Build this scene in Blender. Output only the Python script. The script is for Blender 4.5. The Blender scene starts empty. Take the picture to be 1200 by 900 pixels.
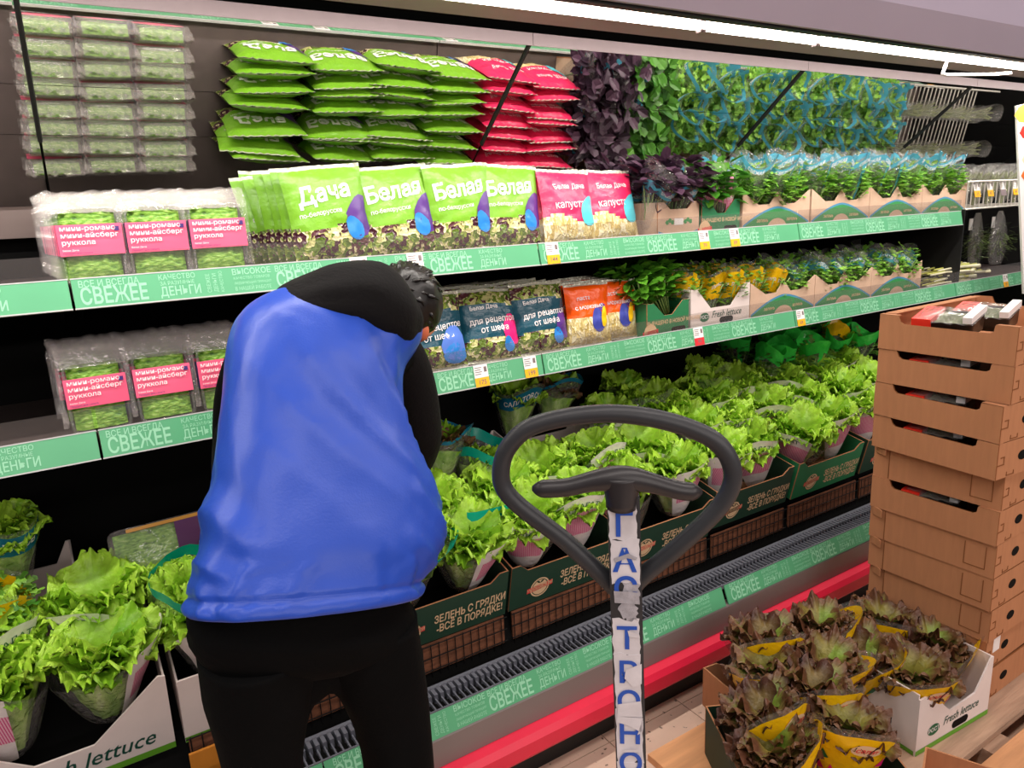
import bpy, math, random
from math import sin, cos, pi, sqrt, radians, atan2
from mathutils import Vector, Matrix, Euler, noise

D = bpy.data
SC = bpy.context.scene
COL = SC.collection
RND = random.Random(11)


def lin(r, g, b):
    f = lambda c: (c / 255) / 12.92 if c <= 10 else (((c / 255) + 0.055) / 1.055) ** 2.4
    return (f(r), f(g), f(b), 1.0)


# ------------------------------------------------------------------ camera
cam = D.cameras.new('camera')
cam.sensor_width = 36.0
cam.lens = 848.97 / 1200 * 36.0
cam.clip_start = 0.05
cam_o = D.objects.new('camera', cam)
COL.objects.link(cam_o)
RX = Vector((0.84367206, -0.53493067, -0.04546024))
RY = Vector((0.16270818, 0.17408152, 0.971196))
RZ = -Vector((0.51160874, 0.82676768, -0.23390531))
m = Matrix((RX, RY, RZ)).transposed().to_4x4()
m.translation = Vector((0, 0, 1.6))
cam_o.matrix_world = m
SC.camera = cam_o

# ------------------------------------------------------------------ world, lamps, exposure
w = D.worlds.new('store_air')
SC.world = w
w.use_nodes = True
w.node_tree.nodes['Background'].inputs[0].default_value = (1.0, 0.93, 0.9, 1)
w.node_tree.nodes['Background'].inputs[1].default_value = 0.11


def area(name, loc, rot, sx, sy, power, col):
    l = D.lights.new(name, 'AREA')
    l.shape = 'RECTANGLE'
    l.size, l.size_y, l.energy, l.color = sx, sy, power, col
    o = D.objects.new(name, l)
    o.location, o.rotation_euler = loc, rot
    COL.objects.link(o)
    return o


# ceiling lamp rows over the aisle, and the LED strips under the canopy
area('ceiling_lamp', (1.2, 0.15, 3.15), (radians(8), 0, 0), 7.0, 0.35, 46, (1.0, 0.9, 0.84))
area('ceiling_lamp', (1.2, -2.4, 3.15), (0, 0, 0), 7.0, 0.35, 60, (1.0, 0.9, 0.84))
area('ceiling_lamp', (1.2, -5.6, 3.15), (radians(25), 0, 0), 9.0, 0.35, 150, (1.0, 0.9, 0.84))
area('canopy_strip_lamp', (1.5, 1.56, 2.045), (radians(22), 0, 0), 8.0, 0.03, 36, (1.0, 0.95, 0.88))

SC.view_settings.view_transform = 'Standard'
SC.view_settings.look = 'None'
SC.view_settings.gamma = 1
SC.view_settings.use_curve_mapping = False
SC.view_settings.exposure = 0.55
SC.cycles.transparent_max_bounces = 24
SC.cycles.max_bounces = 8

# ------------------------------------------------------------------ materials
MATS = {}


def nodes_of(name):
    mt = D.materials.new(name)
    mt.use_nodes = True
    nt = mt.node_tree
    return mt, nt, nt.nodes, nt.links, nt.nodes['Principled BSDF']


def mat(name, col, rough=0.5, metal=0.0, var=0.0, scale=30.0, bump=0.0, bscale=None, spec=0.5,
        emit=None, lucent=0.0, attr=False, stretch=None, dark=0.6):
    """plain procedural surface: colour broken up by noise, fine relief by bump"""
    if name in MATS:
        return MATS[name]
    mt, nt, N, L, P = nodes_of(name)
    c = lin(*col) if max(col) > 1 else (*col, 1)
    P.inputs['Base Color'].default_value = c
    P.inputs['Roughness'].default_value = rough
    P.inputs['Metallic'].default_value = metal
    P.inputs['Specular IOR Level'].default_value = spec
    tc = N.new('ShaderNodeTexCoord')
    src = tc.outputs['Object']
    if stretch:
        mp = N.new('ShaderNodeMapping')
        mp.inputs['Scale'].default_value = stretch
        L.new(src, mp.inputs[0])
        src = mp.outputs[0]
    cs = None
    if attr:
        at = N.new('ShaderNodeAttribute')
        at.attribute_name = 'tint'
        cs = at.outputs['Color']
        L.new(cs, P.inputs['Base Color'])
    if var:
        n = N.new('ShaderNodeTexNoise')
        n.inputs['Scale'].default_value = scale
        n.inputs['Detail'].default_value = 5
        L.new(src, n.inputs['Vector'])
        rp = N.new('ShaderNodeMapRange')
        rp.inputs[1].default_value = 0.3
        rp.inputs[2].default_value = 0.7
        rp.inputs[3].default_value = 1 - var
        rp.inputs[4].default_value = 1 + var * dark
        L.new(n.outputs[0], rp.inputs[0])
        mx = N.new('ShaderNodeMix')
        mx.data_type = 'RGBA'
        mx.blend_type = 'MULTIPLY'
        mx.inputs[0].default_value = 1
        mx.inputs[6].default_value = c
        if cs:
            L.new(cs, mx.inputs[6])
        L.new(rp.outputs[0], mx.inputs[7])
        cs = mx.outputs[2]
        L.new(cs, P.inputs['Base Color'])
    if bump:
        n2 = N.new('ShaderNodeTexNoise')
        n2.inputs['Scale'].default_value = bscale or scale
        n2.inputs['Detail'].default_value = 4
        L.new(src, n2.inputs['Vector'])
        b = N.new('ShaderNodeBump')
        b.inputs['Strength'].default_value = bump
        b.inputs['Distance'].default_value = 0.01
        L.new(n2.outputs[0], b.inputs['Height'])
        L.new(b.outputs[0], P.inputs['Normal'])
    if emit:
        P.inputs['Emission Color'].default_value = c
        P.inputs['Emission Strength'].default_value = emit
    if lucent:
        t = N.new('ShaderNodeBsdfTranslucent')
        t.inputs[0].default_value = c
        if cs:
            L.new(cs, t.inputs[0])
        ms = N.new('ShaderNodeMixShader')
        ms.inputs[0].default_value = lucent
        L.new(P.outputs[0], ms.inputs[1])
        L.new(t.outputs[0], ms.inputs[2])
        L.new(ms.outputs[0], N['Material Output'].inputs[0])
    MATS[name] = mt
    return mt


def film(name, col, body=0.15, rough=0.12, bump=0.6, bscale=25, tint=(1, 1, 1)):
    """clear wrapping film: see-through with a thin glossy crinkled skin"""
    if name in MATS:
        return MATS[name]
    mt, nt, N, L, P = nodes_of(name)
    P.inputs['Base Color'].default_value = lin(*col)
    P.inputs['Roughness'].default_value = rough
    P.inputs['Specular IOR Level'].default_value = 0.8
    tr = N.new('ShaderNodeBsdfTransparent')
    tr.inputs[0].default_value = (*tint, 1)
    gl = N.new('ShaderNodeBsdfGlossy')
    gl.inputs['Roughness'].default_value = rough
    tc = N.new('ShaderNodeTexCoord')
    n = N.new('ShaderNodeTexNoise')
    n.inputs['Scale'].default_value = bscale
    n.inputs['Detail'].default_value = 3
    n.inputs['Distortion'].default_value = 1.5
    L.new(tc.outputs['Object'], n.inputs['Vector'])
    b = N.new('ShaderNodeBump')
    b.inputs['Strength'].default_value = bump
    b.inputs['Distance'].default_value = 0.02
    L.new(n.outputs[0], b.inputs['Height'])
    L.new(b.outputs[0], P.inputs['Normal'])
    L.new(b.outputs[0], gl.inputs['Normal'])
    lw = N.new('ShaderNodeLayerWeight')
    lw.inputs[0].default_value = 0.5
    L.new(b.outputs[0], lw.inputs['Normal'])
    pw = N.new('ShaderNodeMath')
    pw.operation = 'POWER'
    pw.inputs[1].default_value = 4.0
    L.new(lw.outputs['Facing'], pw.inputs[0])
    fr = N.new('ShaderNodeMath')
    fr.operation = 'MULTIPLY_ADD'
    fr.inputs[1].default_value, fr.inputs[2].default_value = 0.7, 0.05
    L.new(pw.outputs[0], fr.inputs[0])
    m1 = N.new('ShaderNodeMixShader')
    m1.inputs[0].default_value = body
    L.new(tr.outputs[0], m1.inputs[1])
    L.new(P.outputs[0], m1.inputs[2])
    m2 = N.new('ShaderNodeMixShader')
    L.new(fr.outputs[0], m2.inputs[0])
    L.new(m1.outputs[0], m2.inputs[1])
    L.new(gl.outputs[0], m2.inputs[2])
    L.new(m2.outputs[0], N['Material Output'].inputs[0])
    MATS[name] = mt
    return mt


def ramp_mat(name, stops, scale, rough=0.3, kind='voronoi', bump=0.3, stretch=(1, 1, 1), seedmix=True):
    """chopped leaves seen through a bag: cells of a few fixed colours"""
    if name in MATS:
        return MATS[name]
    mt, nt, N, L, P = nodes_of(name)
    tc = N.new('ShaderNodeTexCoord')
    mp = N.new('ShaderNodeMapping')
    mp.inputs['Scale'].default_value = stretch
    L.new(tc.outputs['Object'], mp.inputs[0])
    wn = N.new('ShaderNodeTexNoise')
    wn.inputs['Scale'].default_value = scale * 0.7
    L.new(mp.outputs[0], wn.inputs['Vector'])
    ad = N.new('ShaderNodeMix')
    ad.data_type = 'RGBA'
    ad.blend_type = 'LINEAR_LIGHT'
    ad.inputs[0].default_value = 0.05
    L.new(mp.outputs[0], ad.inputs[6])
    L.new(wn.outputs['Color'], ad.inputs[7])
    if kind == 'voronoi':
        v = N.new('ShaderNodeTexVoronoi')
        v.inputs['Scale'].default_value = scale
        L.new(ad.outputs[2], v.inputs['Vector'])
        sp = N.new('ShaderNodeSeparateColor')
        L.new(v.outputs['Color'], sp.inputs[0])
        fac, hgt = sp.outputs[0], v.outputs['Distance']
    else:
        v = N.new('ShaderNodeTexNoise')
        v.inputs['Scale'].default_value = scale
        v.inputs['Detail'].default_value = 6
        L.new(mp.outputs[0], v.inputs['Vector'])
        fac = hgt = v.outputs[0]
    r = N.new('ShaderNodeValToRGB')
    el = r.color_ramp.elements
    while len(el) < len(stops):
        el.new(0.5)
    for e, (p, c) in zip(el, stops):
        e.position = p
        e.color = lin(*c)
    if kind == 'voronoi':
        r.color_ramp.interpolation = 'CONSTANT'
    L.new(fac, r.inputs[0])
    L.new(r.outputs[0], P.inputs['Base Color'])
    P.inputs['Roughness'].default_value = rough
    b = N.new('ShaderNodeBump')
    b.inputs['Strength'].default_value = bump
    b.inputs['Distance'].default_value = 0.01
    L.new(hgt, b.inputs['Height'])
    L.new(b.outputs[0], P.inputs['Normal'])
    MATS[name] = mt
    return mt


def stripe_mat(name, c1, c2, freq=420):
    """white film printed with a fine pink check"""
    if name in MATS:
        return MATS[name]
    mt, nt, N, L, P = nodes_of(name)
    tc = N.new('ShaderNodeTexCoord')
    wv = N.new('ShaderNodeTexWave')
    wv.inputs['Scale'].default_value = freq / 6.28
    wv.bands_direction = 'X'
    L.new(tc.outputs['Object'], wv.inputs['Vector'])
    wz = N.new('ShaderNodeTexWave')
    wz.inputs['Scale'].default_value = freq / 6.28
    wz.bands_direction = 'Z'
    L.new(tc.outputs['Object'], wz.inputs['Vector'])
    mxv = N.new('ShaderNodeMath')
    mxv.operation = 'MAXIMUM'
    sc = N.new('ShaderNodeMath')
    sc.operation = 'MULTIPLY'
    sc.inputs[1].default_value = 0.75
    L.new(wz.outputs[1], sc.inputs[0])
    L.new(wv.outputs[1], mxv.inputs[0])
    L.new(sc.outputs[0], mxv.inputs[1])
    r = N.new('ShaderNodeValToRGB')
    r.color_ramp.elements[0].position = 0.45
    r.color_ramp.elements[1].position = 0.75
    r.color_ramp.elements[0].color = lin(*c1)
    r.color_ramp.elements[1].color = lin(*c2)
    L.new(mxv.outputs[0], r.inputs[0])
    L.new(r.outputs[0], P.inputs['Base Color'])
    P.inputs['Roughness'].default_value = 0.3
    MATS[name] = mt
    return mt


BLACK = mat('black_metal', (9, 9, 10), 0.6, var=0.2)
DARK = mat('dark_interior', (6, 6, 6), 0.8, spec=0.15)
SHELFM = mat('shelf_steel', (98, 86, 84), 0.42, metal=0.3, var=0.12, scale=14)
BACKP = mat('back_panel_steel', (128, 112, 108), 0.45, metal=0.2, var=0.08, scale=5)
RAILG = mat('rail_green', (88, 168, 122), 0.35, var=0.05, scale=12)
RAILT = mat('rail_print', (150, 212, 176), 0.4)
RAILE = mat('rail_edge', (190, 190, 190), 0.4)
WHITEP = mat('white_print', (240, 236, 236), 0.4)
CREAMP = mat('cream_print', (226, 190, 150), 0.5)
YELLOWP = mat('yellow_print', (250, 180, 20), 0.4)
REDP = mat('red_print', (226, 50, 60), 0.4)
NAVYP = mat('navy_print', (58, 36, 96), 0.4)
MIRROR = mat('mirror_glass', (228, 226, 222), 0.015, metal=1.0)
FRAMEL = mat('light_frame', (136, 120, 124), 0.4, var=0.03)
CANOPYO = mat('canopy_enamel', (184, 174, 194), 0.32, var=0.03, scale=4)
CANOPYI = mat('canopy_liner', (120, 98, 90), 0.5, var=0.04, scale=4)
TUBE = mat('led_tube', (255, 246, 232), 0.3, emit=10)
GUARD = film('guard_acrylic', (190, 180, 178), body=0.05, rough=0.08, bump=0.0, tint=(0.93, 0.92, 0.91))
CLEARF = film('clear_film', (240, 235, 232), body=0.10, rough=0.12, bump=0.8, bscale=30)
FOILF = film('crinkled_film', (250, 240, 236), body=0.15, rough=0.1, bump=0.9, bscale=11)
TRAYF = film('tray_plastic', (220, 225, 215), body=0.12, rough=0.08, bump=0.15, bscale=30)
GREYL = mat('lip_enamel', (126, 116, 114), 0.4, var=0.03, scale=6)
GRILLE = mat('grille_plastic', (96, 98, 108), 0.45)
BUMPR = mat('bumper_red', (226, 30, 66), 0.4, var=0.04, scale=10)
KRAFT = mat('kraft_card', (182, 126, 90), 0.8, var=0.07, scale=60, spec=0.2, stretch=(1, 1, 0.15), bump=0.08)
KRAFTD = mat('kraft_edge', (130, 82, 50), 0.85, spec=0.1)
KRAFTL = mat('pale_kraft', (206, 174, 150), 0.8, var=0.05, scale=50, spec=0.2)
CWHITE = mat('white_card', (228, 214, 210), 0.6, var=0.03, scale=20)
CGREEN = mat('dark_green_card', (30, 62, 46), 0.6, var=0.06, scale=30)
CGREENL = mat('mid_green_card', (34, 120, 74), 0.6, var=0.06, scale=30)
LIMEP = mat('lime_print', (96, 160, 40), 0.5)
WAVEG = mat('wave_green', (52, 140, 74), 0.55)
WAVEB = mat('wave_blue', (74, 140, 176), 0.55)
GREENP = mat('deep_green_print', (20, 96, 60), 0.5)
INKG = mat('green_ink', (16, 74, 60), 0.5)
INKB = mat('dark_ink', (44, 30, 30), 0.5)
BLUEINK = mat('blue_ink', (32, 84, 186), 0.45)
LEAF = mat('lettuce_leaf', (140, 200, 50), 0.42, attr=True, var=0.25, scale=40, bump=0.35, bscale=90, lucent=0.22)
OAK = mat('oak_leaf', (70, 40, 35), 0.38, attr=True, var=0.3, scale=40, bump=0.35, bscale=90, lucent=0.15)
HERB = mat('herb_leaf', (70, 140, 40), 0.45, attr=True, var=0.25, scale=60, lucent=0.2)
STEM = mat('herb_stem', (140, 170, 90), 0.5)
SLEEVEW = mat('white_sleeve_film', (240, 230, 230), 0.28, var=0.05, scale=30, lucent=0.12, bump=0.4, bscale=40)
SLEEVEP = stripe_mat('pink_check_film', (236, 205, 215), (206, 52, 124))
CYANF = mat('cyan_band_film', (88, 172, 198), 0.25, bump=0.5, bscale=40, lucent=0.2)
TEALF = mat('teal_band_film', (0, 168, 150), 0.25, lucent=0.2)
GREENF = mat('green_cap_film', (66, 222, 84), 0.2, bump=0.6, bscale=40, lucent=0.2)
YELF = mat('yellow_film', (250, 196, 16), 0.25, bump=0.4, bscale=40, lucent=0.15)

# ------------------------------------------------------------------ mesh helpers


class MB:
    def __init__(s):
        s.v, s.f, s.m, s.c = [], [], [], []

    def add(s, vs, fs, mi=0, col=None):
        o = len(s.v)
        s.v += [tuple(p) for p in vs]
        s.c += [col or (1, 1, 1, 1)] * len(vs) if not isinstance(col, list) else col
        for k, f in enumerate(fs):
            s.f.append([i + o for i in f])
            s.m.append(mi[k] if isinstance(mi, list) else mi)
        return s

    def box(s, x0, y0, z0, x1, y1, z1, mi=0, mx=None):
        vs = [Vector((x, y, z)) for z in (z0, z1) for y in (y0, y1) for x in (x0, x1)]
        if mx:
            vs = [mx @ p for p in vs]
        return s.add(vs, [(0, 2, 3, 1), (4, 5, 7, 6), (0, 1, 5, 4), (1, 3, 7, 5), (3, 2, 6, 7), (2, 0, 4, 6)], mi)

    def prism(s, pts, o, ux, uy, depth, mi=0, edge=None):
        """polygon in the plane (ux, uy) at o, extruded by depth along ux x uy (away from the front)"""
        o, ux, uy = Vector(o), Vector(ux), Vector(uy)
        n = ux.cross(uy).normalized() * -depth
        a = [o + ux * p[0] + uy * p[1] for p in pts]
        b = [p + n for p in a]
        k = len(pts)
        fs = [tuple(range(k)), tuple(reversed(range(k, 2 * k)))]
        fs += [(i, i + k, (i + 1) % k + k, (i + 1) % k) for i in range(k)]
        return s.add(a + b, fs, [mi, mi] + [mi if edge is None else edge] * k)

    def tube(s, pts, r, n=10, mi=0, closed=False, cap=True):
        pts = [Vector(p) for p in pts]
        rr = r if isinstance(r, (list, tuple)) else [r] * len(pts)
        vs, fs = [], []
        up = None
        for i, p in enumerate(pts):
            a = pts[i - 1] if (i > 0 or closed) else p
            b = pts[(i + 1) % len(pts)] if (i < len(pts) - 1 or closed) else p
            t = (b - a).normalized()
            if up is None:
                up = Vector((0, 0, 1)) if abs(t.z) < 0.9 else Vector((0, 1, 0))
            x = up.cross(t).normalized()
            up = t.cross(x).normalized()
            for k in range(n):
                an = 2 * pi * k / n
                vs.append(p + x * cos(an) * rr[i] + up * sin(an) * rr[i])
        rows = len(pts) if closed else len(pts) - 1
        for i in range(rows):
            j = (i + 1) % len(pts)
            for k in range(n):
                l = (k + 1) % n
                fs.append((i * n + k, i * n + l, j * n + l, j * n + k))
        if cap and not closed:
            fs.append(tuple(reversed(range(n))))
            fs.append(tuple(range((len(pts) - 1) * n, len(pts) * n)))
        return s.add(vs, fs, mi)

    def grid(s, fn, nu, nv, mi=0, closed=False, colfn=None):
        """fn(u, v) with u, v in 0..1; mi may be a function (u, v) -> slot"""
        vs, cs = [], []
        cu = nu if closed else nu + 1
        for j in range(nv + 1):
            for i in range(cu):
                u, v = i / nu, j / nv
                vs.append(fn(u, v))
                cs.append(colfn(u, v) if colfn else (1, 1, 1, 1))
        fs, ms = [], []
        for j in range(nv):
            for i in range(nu):
                i2 = (i + 1) % cu if closed else i + 1
                fs.append((j * cu + i, j * cu + i2, (j + 1) * cu + i2, (j + 1) * cu + i))
                ms.append(mi((i + .5) / nu, (j + .5) / nv) if callable(mi) else mi)
        return s.add(vs, fs, ms, cs)

    def disc(s, pts, fn, mi=0, rings=3):
        """outline pts (2D) filled by rings and mapped through fn(x, y)"""
        cx = sum(p[0] for p in pts) / len(pts)
        cy = sum(p[1] for p in pts) / len(pts)
        k = len(pts)
        vs = [fn(cx, cy)]
        for r in range(1, rings + 1):
            t = r / rings
            vs += [fn(cx + (p[0] - cx) * t, cy + (p[1] - cy) * t) for p in pts]
        fs = [(0, 1 + i, 1 + (i + 1) % k) for i in range(k)]
        for r in range(rings - 1):
            a, b = 1 + r * k, 1 + (r + 1) * k
            fs += [(a + i, b + i, b + (i + 1) % k, a + (i + 1) % k) for i in range(k)]
        return s.add(vs, fs, mi)

    def text(s, body, size, fn, mi=0, shear=0.0, bold=0.0, align='CENTER', line=1.0, sx=1.0):
        vs, fs = text_geo(body, shear, bold, align, line)
        return s.add([fn(x * size * sx, y * size) for x, y in vs], fs, mi)

    def mesh(s, name, mats, smooth=False, tint=False):
        me = D.meshes.new(name)
        me.from_pydata(s.v, [], s.f)
        for mt in (mats if isinstance(mats, (list, tuple)) else [mats]):
            me.materials.append(mt)
        me.polygons.foreach_set('material_index', s.m)
        if smooth:
            me.polygons.foreach_set('use_smooth', [True] * len(s.f))
        if tint:
            at = me.color_attributes.new('tint', 'FLOAT_COLOR', 'POINT')
            at.data.foreach_set('color', [x for c in s.c for x in c])
        me.update()
        return me

    def build(s, name, mats, parent=None, smooth=False, tint=False):
        return put(name, s.mesh(name, mats, smooth, tint), parent)


TXT = {}


def text_geo(body, shear, bold, align, line):
    key = (body, shear, bold, align, line)
    if key not in TXT:
        cu = D.curves.new('t', 'FONT')
        cu.body, cu.size, cu.shear, cu.offset = body, 1.0, shear, bold
        cu.align_x, cu.align_y = align, 'CENTER'
        cu.space_line = line
        cu.resolution_u = 2
        ob = D.objects.new('t', cu)
        COL.objects.link(ob)
        dg = bpy.context.evaluated_depsgraph_get()
        me = D.meshes.new_from_object(ob.evaluated_get(dg))
        TXT[key] = ([(p.co.x, p.co.y) for p in me.vertices], [tuple(p.vertices) for p in me.polygons])
        D.objects.remove(ob)
        D.curves.remove(cu)
        D.meshes.remove(me)
    return TXT[key]


def put(name, me, parent=None, loc=None, rot=None):
    o = D.objects.new(name, me)
    COL.objects.link(o)
    if parent:
        o.parent = parent
    if loc is not None:
        o.location = loc
    if rot is not None:
        o.rotation_euler = rot
    return o


def tag(o, label, cat, group=None):
    o['label'], o['category'] = label, cat
    if group:
        o['group'] = group
    return o


def thing(name, label, cat, loc=(0, 0, 0), rot=(0, 0, 0), group=None):
    o = put(name, None, None, loc, rot)
    o.empty_display_size = 0.05
    return tag(o, label, cat, group)


def dup(root, loc, rot, label, group=None):
    def cp(o, par):
        c = o.copy()
        COL.objects.link(c)
        if par:
            c.parent = par
        for ch in o.children:
            cp(ch, c)
        return c
    r = cp(root, None)
    r.location, r.rotation_euler = loc, rot
    r['label'] = label
    if group:
        r['group'] = group
    return r


def struct(name, o):
    o.name = name
    o['kind'] = 'structure'
    return o


def stuff(o):
    o['kind'] = 'stuff'
    return o


ORD = ['first', 'second', 'third', 'fourth', 'fifth', 'sixth', 'seventh', 'eighth', 'ninth', 'tenth', 'eleventh', 'twelfth']


class Kind:
    """build a thing the first time, copy it with its parts after that"""

    def __init__(s, fn):
        s.fn, s.proto = fn, None

    def __call__(s, loc, rot, label, group=None):
        if s.proto is None:
            s.proto = s.fn(label, group)
            s.proto.location, s.proto.rotation_euler = loc, rot
            return s.proto
        return dup(s.proto, loc, rot, label, group)


def plane_fn(o, ux, uy, off=0.0):
    o, ux, uy = Vector(o), Vector(ux), Vector(uy)
    n = ux.cross(uy).normalized() * off
    return lambda x, y: o + ux * x + uy * y + n

# ================================================================== floor
fl = MB()
fl.box(-3, -4, -0.06, 6.5, 3.2, -0.006)
floor = struct('floor', fl.build('floor', mat('floor_joint', (74, 60, 52), 0.8)))
TILE = mat('floor_tile', (222, 192, 172), 0.28, var=0.09, scale=9, bump=0.05)
sc_mt = TILE.node_tree
# dark scuffs and flecks worn into the tiles
N_, L_ = sc_mt.nodes, sc_mt.links
geo = N_.new('ShaderNodeNewGeometry')
nz = N_.new('ShaderNodeTexNoise')
nz.inputs['Scale'].default_value = 46
nz.inputs['Detail'].default_value = 3
L_.new(geo.outputs['Position'], nz.inputs['Vector'])
rr_ = N_.new('ShaderNodeMapRange')
rr_.inputs[1].default_value, rr_.inputs[2].default_value = 0.66, 0.70
L_.new(nz.outputs[0], rr_.inputs[0])
mxx = N_.new('ShaderNodeMix')
mxx.data_type = 'RGBA'
L_.new(rr_.outputs[0], mxx.inputs[0])
old = N_['Principled BSDF'].inputs['Base Color'].links[0].from_socket
L_.new(old, mxx.inputs[6])
mxx.inputs[7].default_value = lin(96, 74, 62)
L_.new(mxx.outputs[2], N_['Principled BSDF'].inputs['Base Color'])
tb = MB()
g = 0.0016
p_ = 0.305
tb.box(g, g, -0.006, p_ - g, p_ - g, 0.0)
tile_me = tb.mesh('floor_tile', TILE)
for i in range(-5, 11):
    for j in range(-7, 5):
        put('floor_tile', tile_me, floor, (1.82 + (i - 3) * p_, 1.485 - p_ * 4 + j * p_, 0))

# ================================================================== display case
XA, XB = -2.0, 5.3
case = thing('display_case', 'long open chilled display case with mirror canopy, red bumper and green base strip', 'fridge', (1.65, 1.5, 0))
case_loc = Vector((1.65, 1.5, 0))


class CB(MB):
    """mesh drawn in world coordinates for a part of a thing standing at loc"""

    def fin(s, name, mats, parent, loc, **k):
        s.v = [(x - loc.x, y - loc.y, z - loc.z) for x, y, z in s.v]
        return s.build(name, mats, parent, **k)


def cpart(name, mats, fnb, parent=case, loc=case_loc, **k):
    b = CB()
    fnb(b)
    return b.fin(name, mats, parent, loc, **k)


cpart('kick_plate', BLACK, lambda b: b.box(XA, 1.525, 0.0, XB, 1.56, 0.12))
cpart('bumper', BUMPR, lambda b: b.prism([(0.0, 0.103), (-0.030, 0.108), (-0.042, 0.125), (-0.042, 0.165), (-0.030, 0.182), (0.0, 0.187)],
                                         (XA, 1.497, 0), (0, 1, 0), (0, 0, 1), XA - XB))
cpart('lip_panel', GREYL, lambda b: b.prism([(0.03, 0.10), (0, 0.10), (0, 0.268), (0.004, 0.274), (0.03, 0.274)], (XA, 1.497, 0), (0, 1, 0), (0, 0, 1), XA - XB))
LIPT = Vector((0, 0.024, 0.060)).normalized()


def rail_print(b, x0, x1, org, uy, off, h, mi=1, reverse=False):
    """the repeated freshness slogan printed on a shelf strip, h tall"""
    def t(s, x, y, sz, bold=0.01, sx=0.74, vert=False):
        if vert:
            fn = lambda a, c: plane_fn(org, (1, 0, 0), uy, off)(x - c, y + a)
        else:
            fn = lambda a, c: plane_fn(org, (1, 0, 0), uy, off)(x + a, y + c)
        b.text(s, sz, fn, mi, 0, bold, 'LEFT', 1.0, sx)
    x = x0
    while x < x1 - 0.12:
        t('ВСЕ И ВСЕГДА', x, h * .82, h * .33, 0.008, 0.82)
        t('СВЕЖЕЕ', x, h * .35, h * .82, 0.02, 0.66)
        if x + 0.26 < x1:
            t('КАЧЕСТВО', x + 0.163, h * .84, h * .27, 0.004, 0.9)
            t('ЗА РАЗУМНЫЕ', x + 0.165, h * .61, h * .2, 0, 0.85)
            t('ДЕНЬГИ', x + 0.163, h * .29, h * .48, 0.012)
        if x + 0.42 < x1:
            t('СВЕЖЕЕ', x + 0.272, h * .12, h * .2, 0, 0.9, True)
            t('ДЕНЬГИ', x + 0.287, h * .12, h * .2, 0, 0.9, True)
            t('КАЧЕСТВО', x + 0.302, h * .1, h * .17, 0, 0.9, True)
            t('ВЫСОКОЕ', x + 0.328, h * .82, h * .32, 0.01, 0.95)
            t('КАЧЕСТВО ТОВАРОВ', x + 0.33, h * .58, h * .15, 0, 0.9)
            t('ЛИДИРУЮЩИЙ ПРИНЦИП', x + 0.33, h * .38, h * .13, 0, 0.85)
            t('В НАШЕЙ РАБОТЕ', x + 0.33, h * .16, h * .2, 0, 0.8)
        x += 0.432


XS = [-1.22, 0.03, 1.285, 2.54, 3.78, 5.03]
for k, (a, b_) in enumerate([(-2.0, -1.0), (-1.0, 0.36), (0.36, 1.735), (1.745, 3.0), (3.0, 5.3)]):
    st = cpart('base_strip', RAILG, lambda b: b.prism([(0, 0), (b_ - a - .004, 0), (b_ - a - .004, 0.064), (0, 0.064)], (a, 1.4975, 0.274), (1, 0, 0), LIPT, 0.004))
    if k < 4:
        stuff(cpart('strip_lettering', RAILT, lambda b: rail_print(b, a + 0.02, b_, (0, 1.4975, 0.274), LIPT, 0.0008, 0.064, 0), st))
# air return grille: a grey bar along the back and one fin after another
cpart('grille_bar', GRILLE, lambda b: b.box(XA, 1.598, 0.322, XB, 1.612, 0.345))
cpart('grille_bar', GRILLE, lambda b: b.box(XA, 1.522, 0.322, XB, 1.527, 0.336))


def fins(b):
    x = XA
    while x < XB:
        b.box(x, 1.525, 0.326, x + 0.004, 1.575, 0.334)
        b.box(x, 1.570, 0.318, x + 0.010, 1.600, 0.345)
        x += 0.018


stuff(cpart('grille_fins', GRILLE, fins))
cpart('return_duct', DARK, lambda b: b.box(XA, 1.527, 0.2, XB, 1.72, 0.25))


def deck(b):
    b.prism([(1.715, 0.26), (2.49, 0.26), (2.49, 0.58), (2.10, 0.56), (1.775, 0.385), (1.715, 0.26)][:5], (XA, 0, 0), (0, 1, 0), (0, 0, 1), XA - XB)


cpart('deck', DARK, deck)
cpart('back_wall', DARK, lambda b: b.box(XA, 2.47, 0.2, XB, 2.52, 2.2))
cpart('back_panel', BACKP, lambda b: b.prism([(2.40, 1.585), (2.415, 1.585), (2.42, 1.663), (2.395, 1.663)], (XA, 0, 0), (0, 1, 0), (0, 0, 1), XA - XB))
cpart('end_panel', DARK, lambda b: b.box(5.3, 1.55, 0.2, 5.34, 2.52, 2.2))
cpart('end_panel', DARK, lambda b: b.box(-2.04, 1.55, 0.2, -2.0, 2.52, 2.2))
# mirror over the top shelf: three strips of glass, parted per bay by black bars
MA = radians(-39.0)
MT = Vector((0, cos(MA), sin(MA)))
MN = Vector((0, sin(MA), -cos(MA)))
M0 = Vector((0, 1.885, 2.072))
rows = [(0.0, 0.232), (0.2335, 0.385), (0.3865, 0.655)]
for k in range(5):
    xa, xb = XS[k] + 0.003, XS[k + 1] - 0.003
    for r0, r1 in rows:
        cpart('mirror_panel', MIRROR, lambda b: b.prism([(0, 0), (xb - xa, 0), (xb - xa, r1 - r0), (0, r1 - r0)],
                                                        Vector((xa, 0, 0)) + M0 + MT * r0, (1, 0, 0), MT, -0.004 if (Vector((1, 0, 0)).cross(MT)).dot(MN) < 0 else 0.004))
for x in XS[1:5]:
    cpart('mirror_bar', BLACK, lambda b: b.tube([Vector((x, 0, 0)) + M0 + MT * 0.0 + MN * .003, Vector((x, 0, 0)) + M0 + MT * 0.405 + MN * .003], 0.0055, 6))
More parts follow.
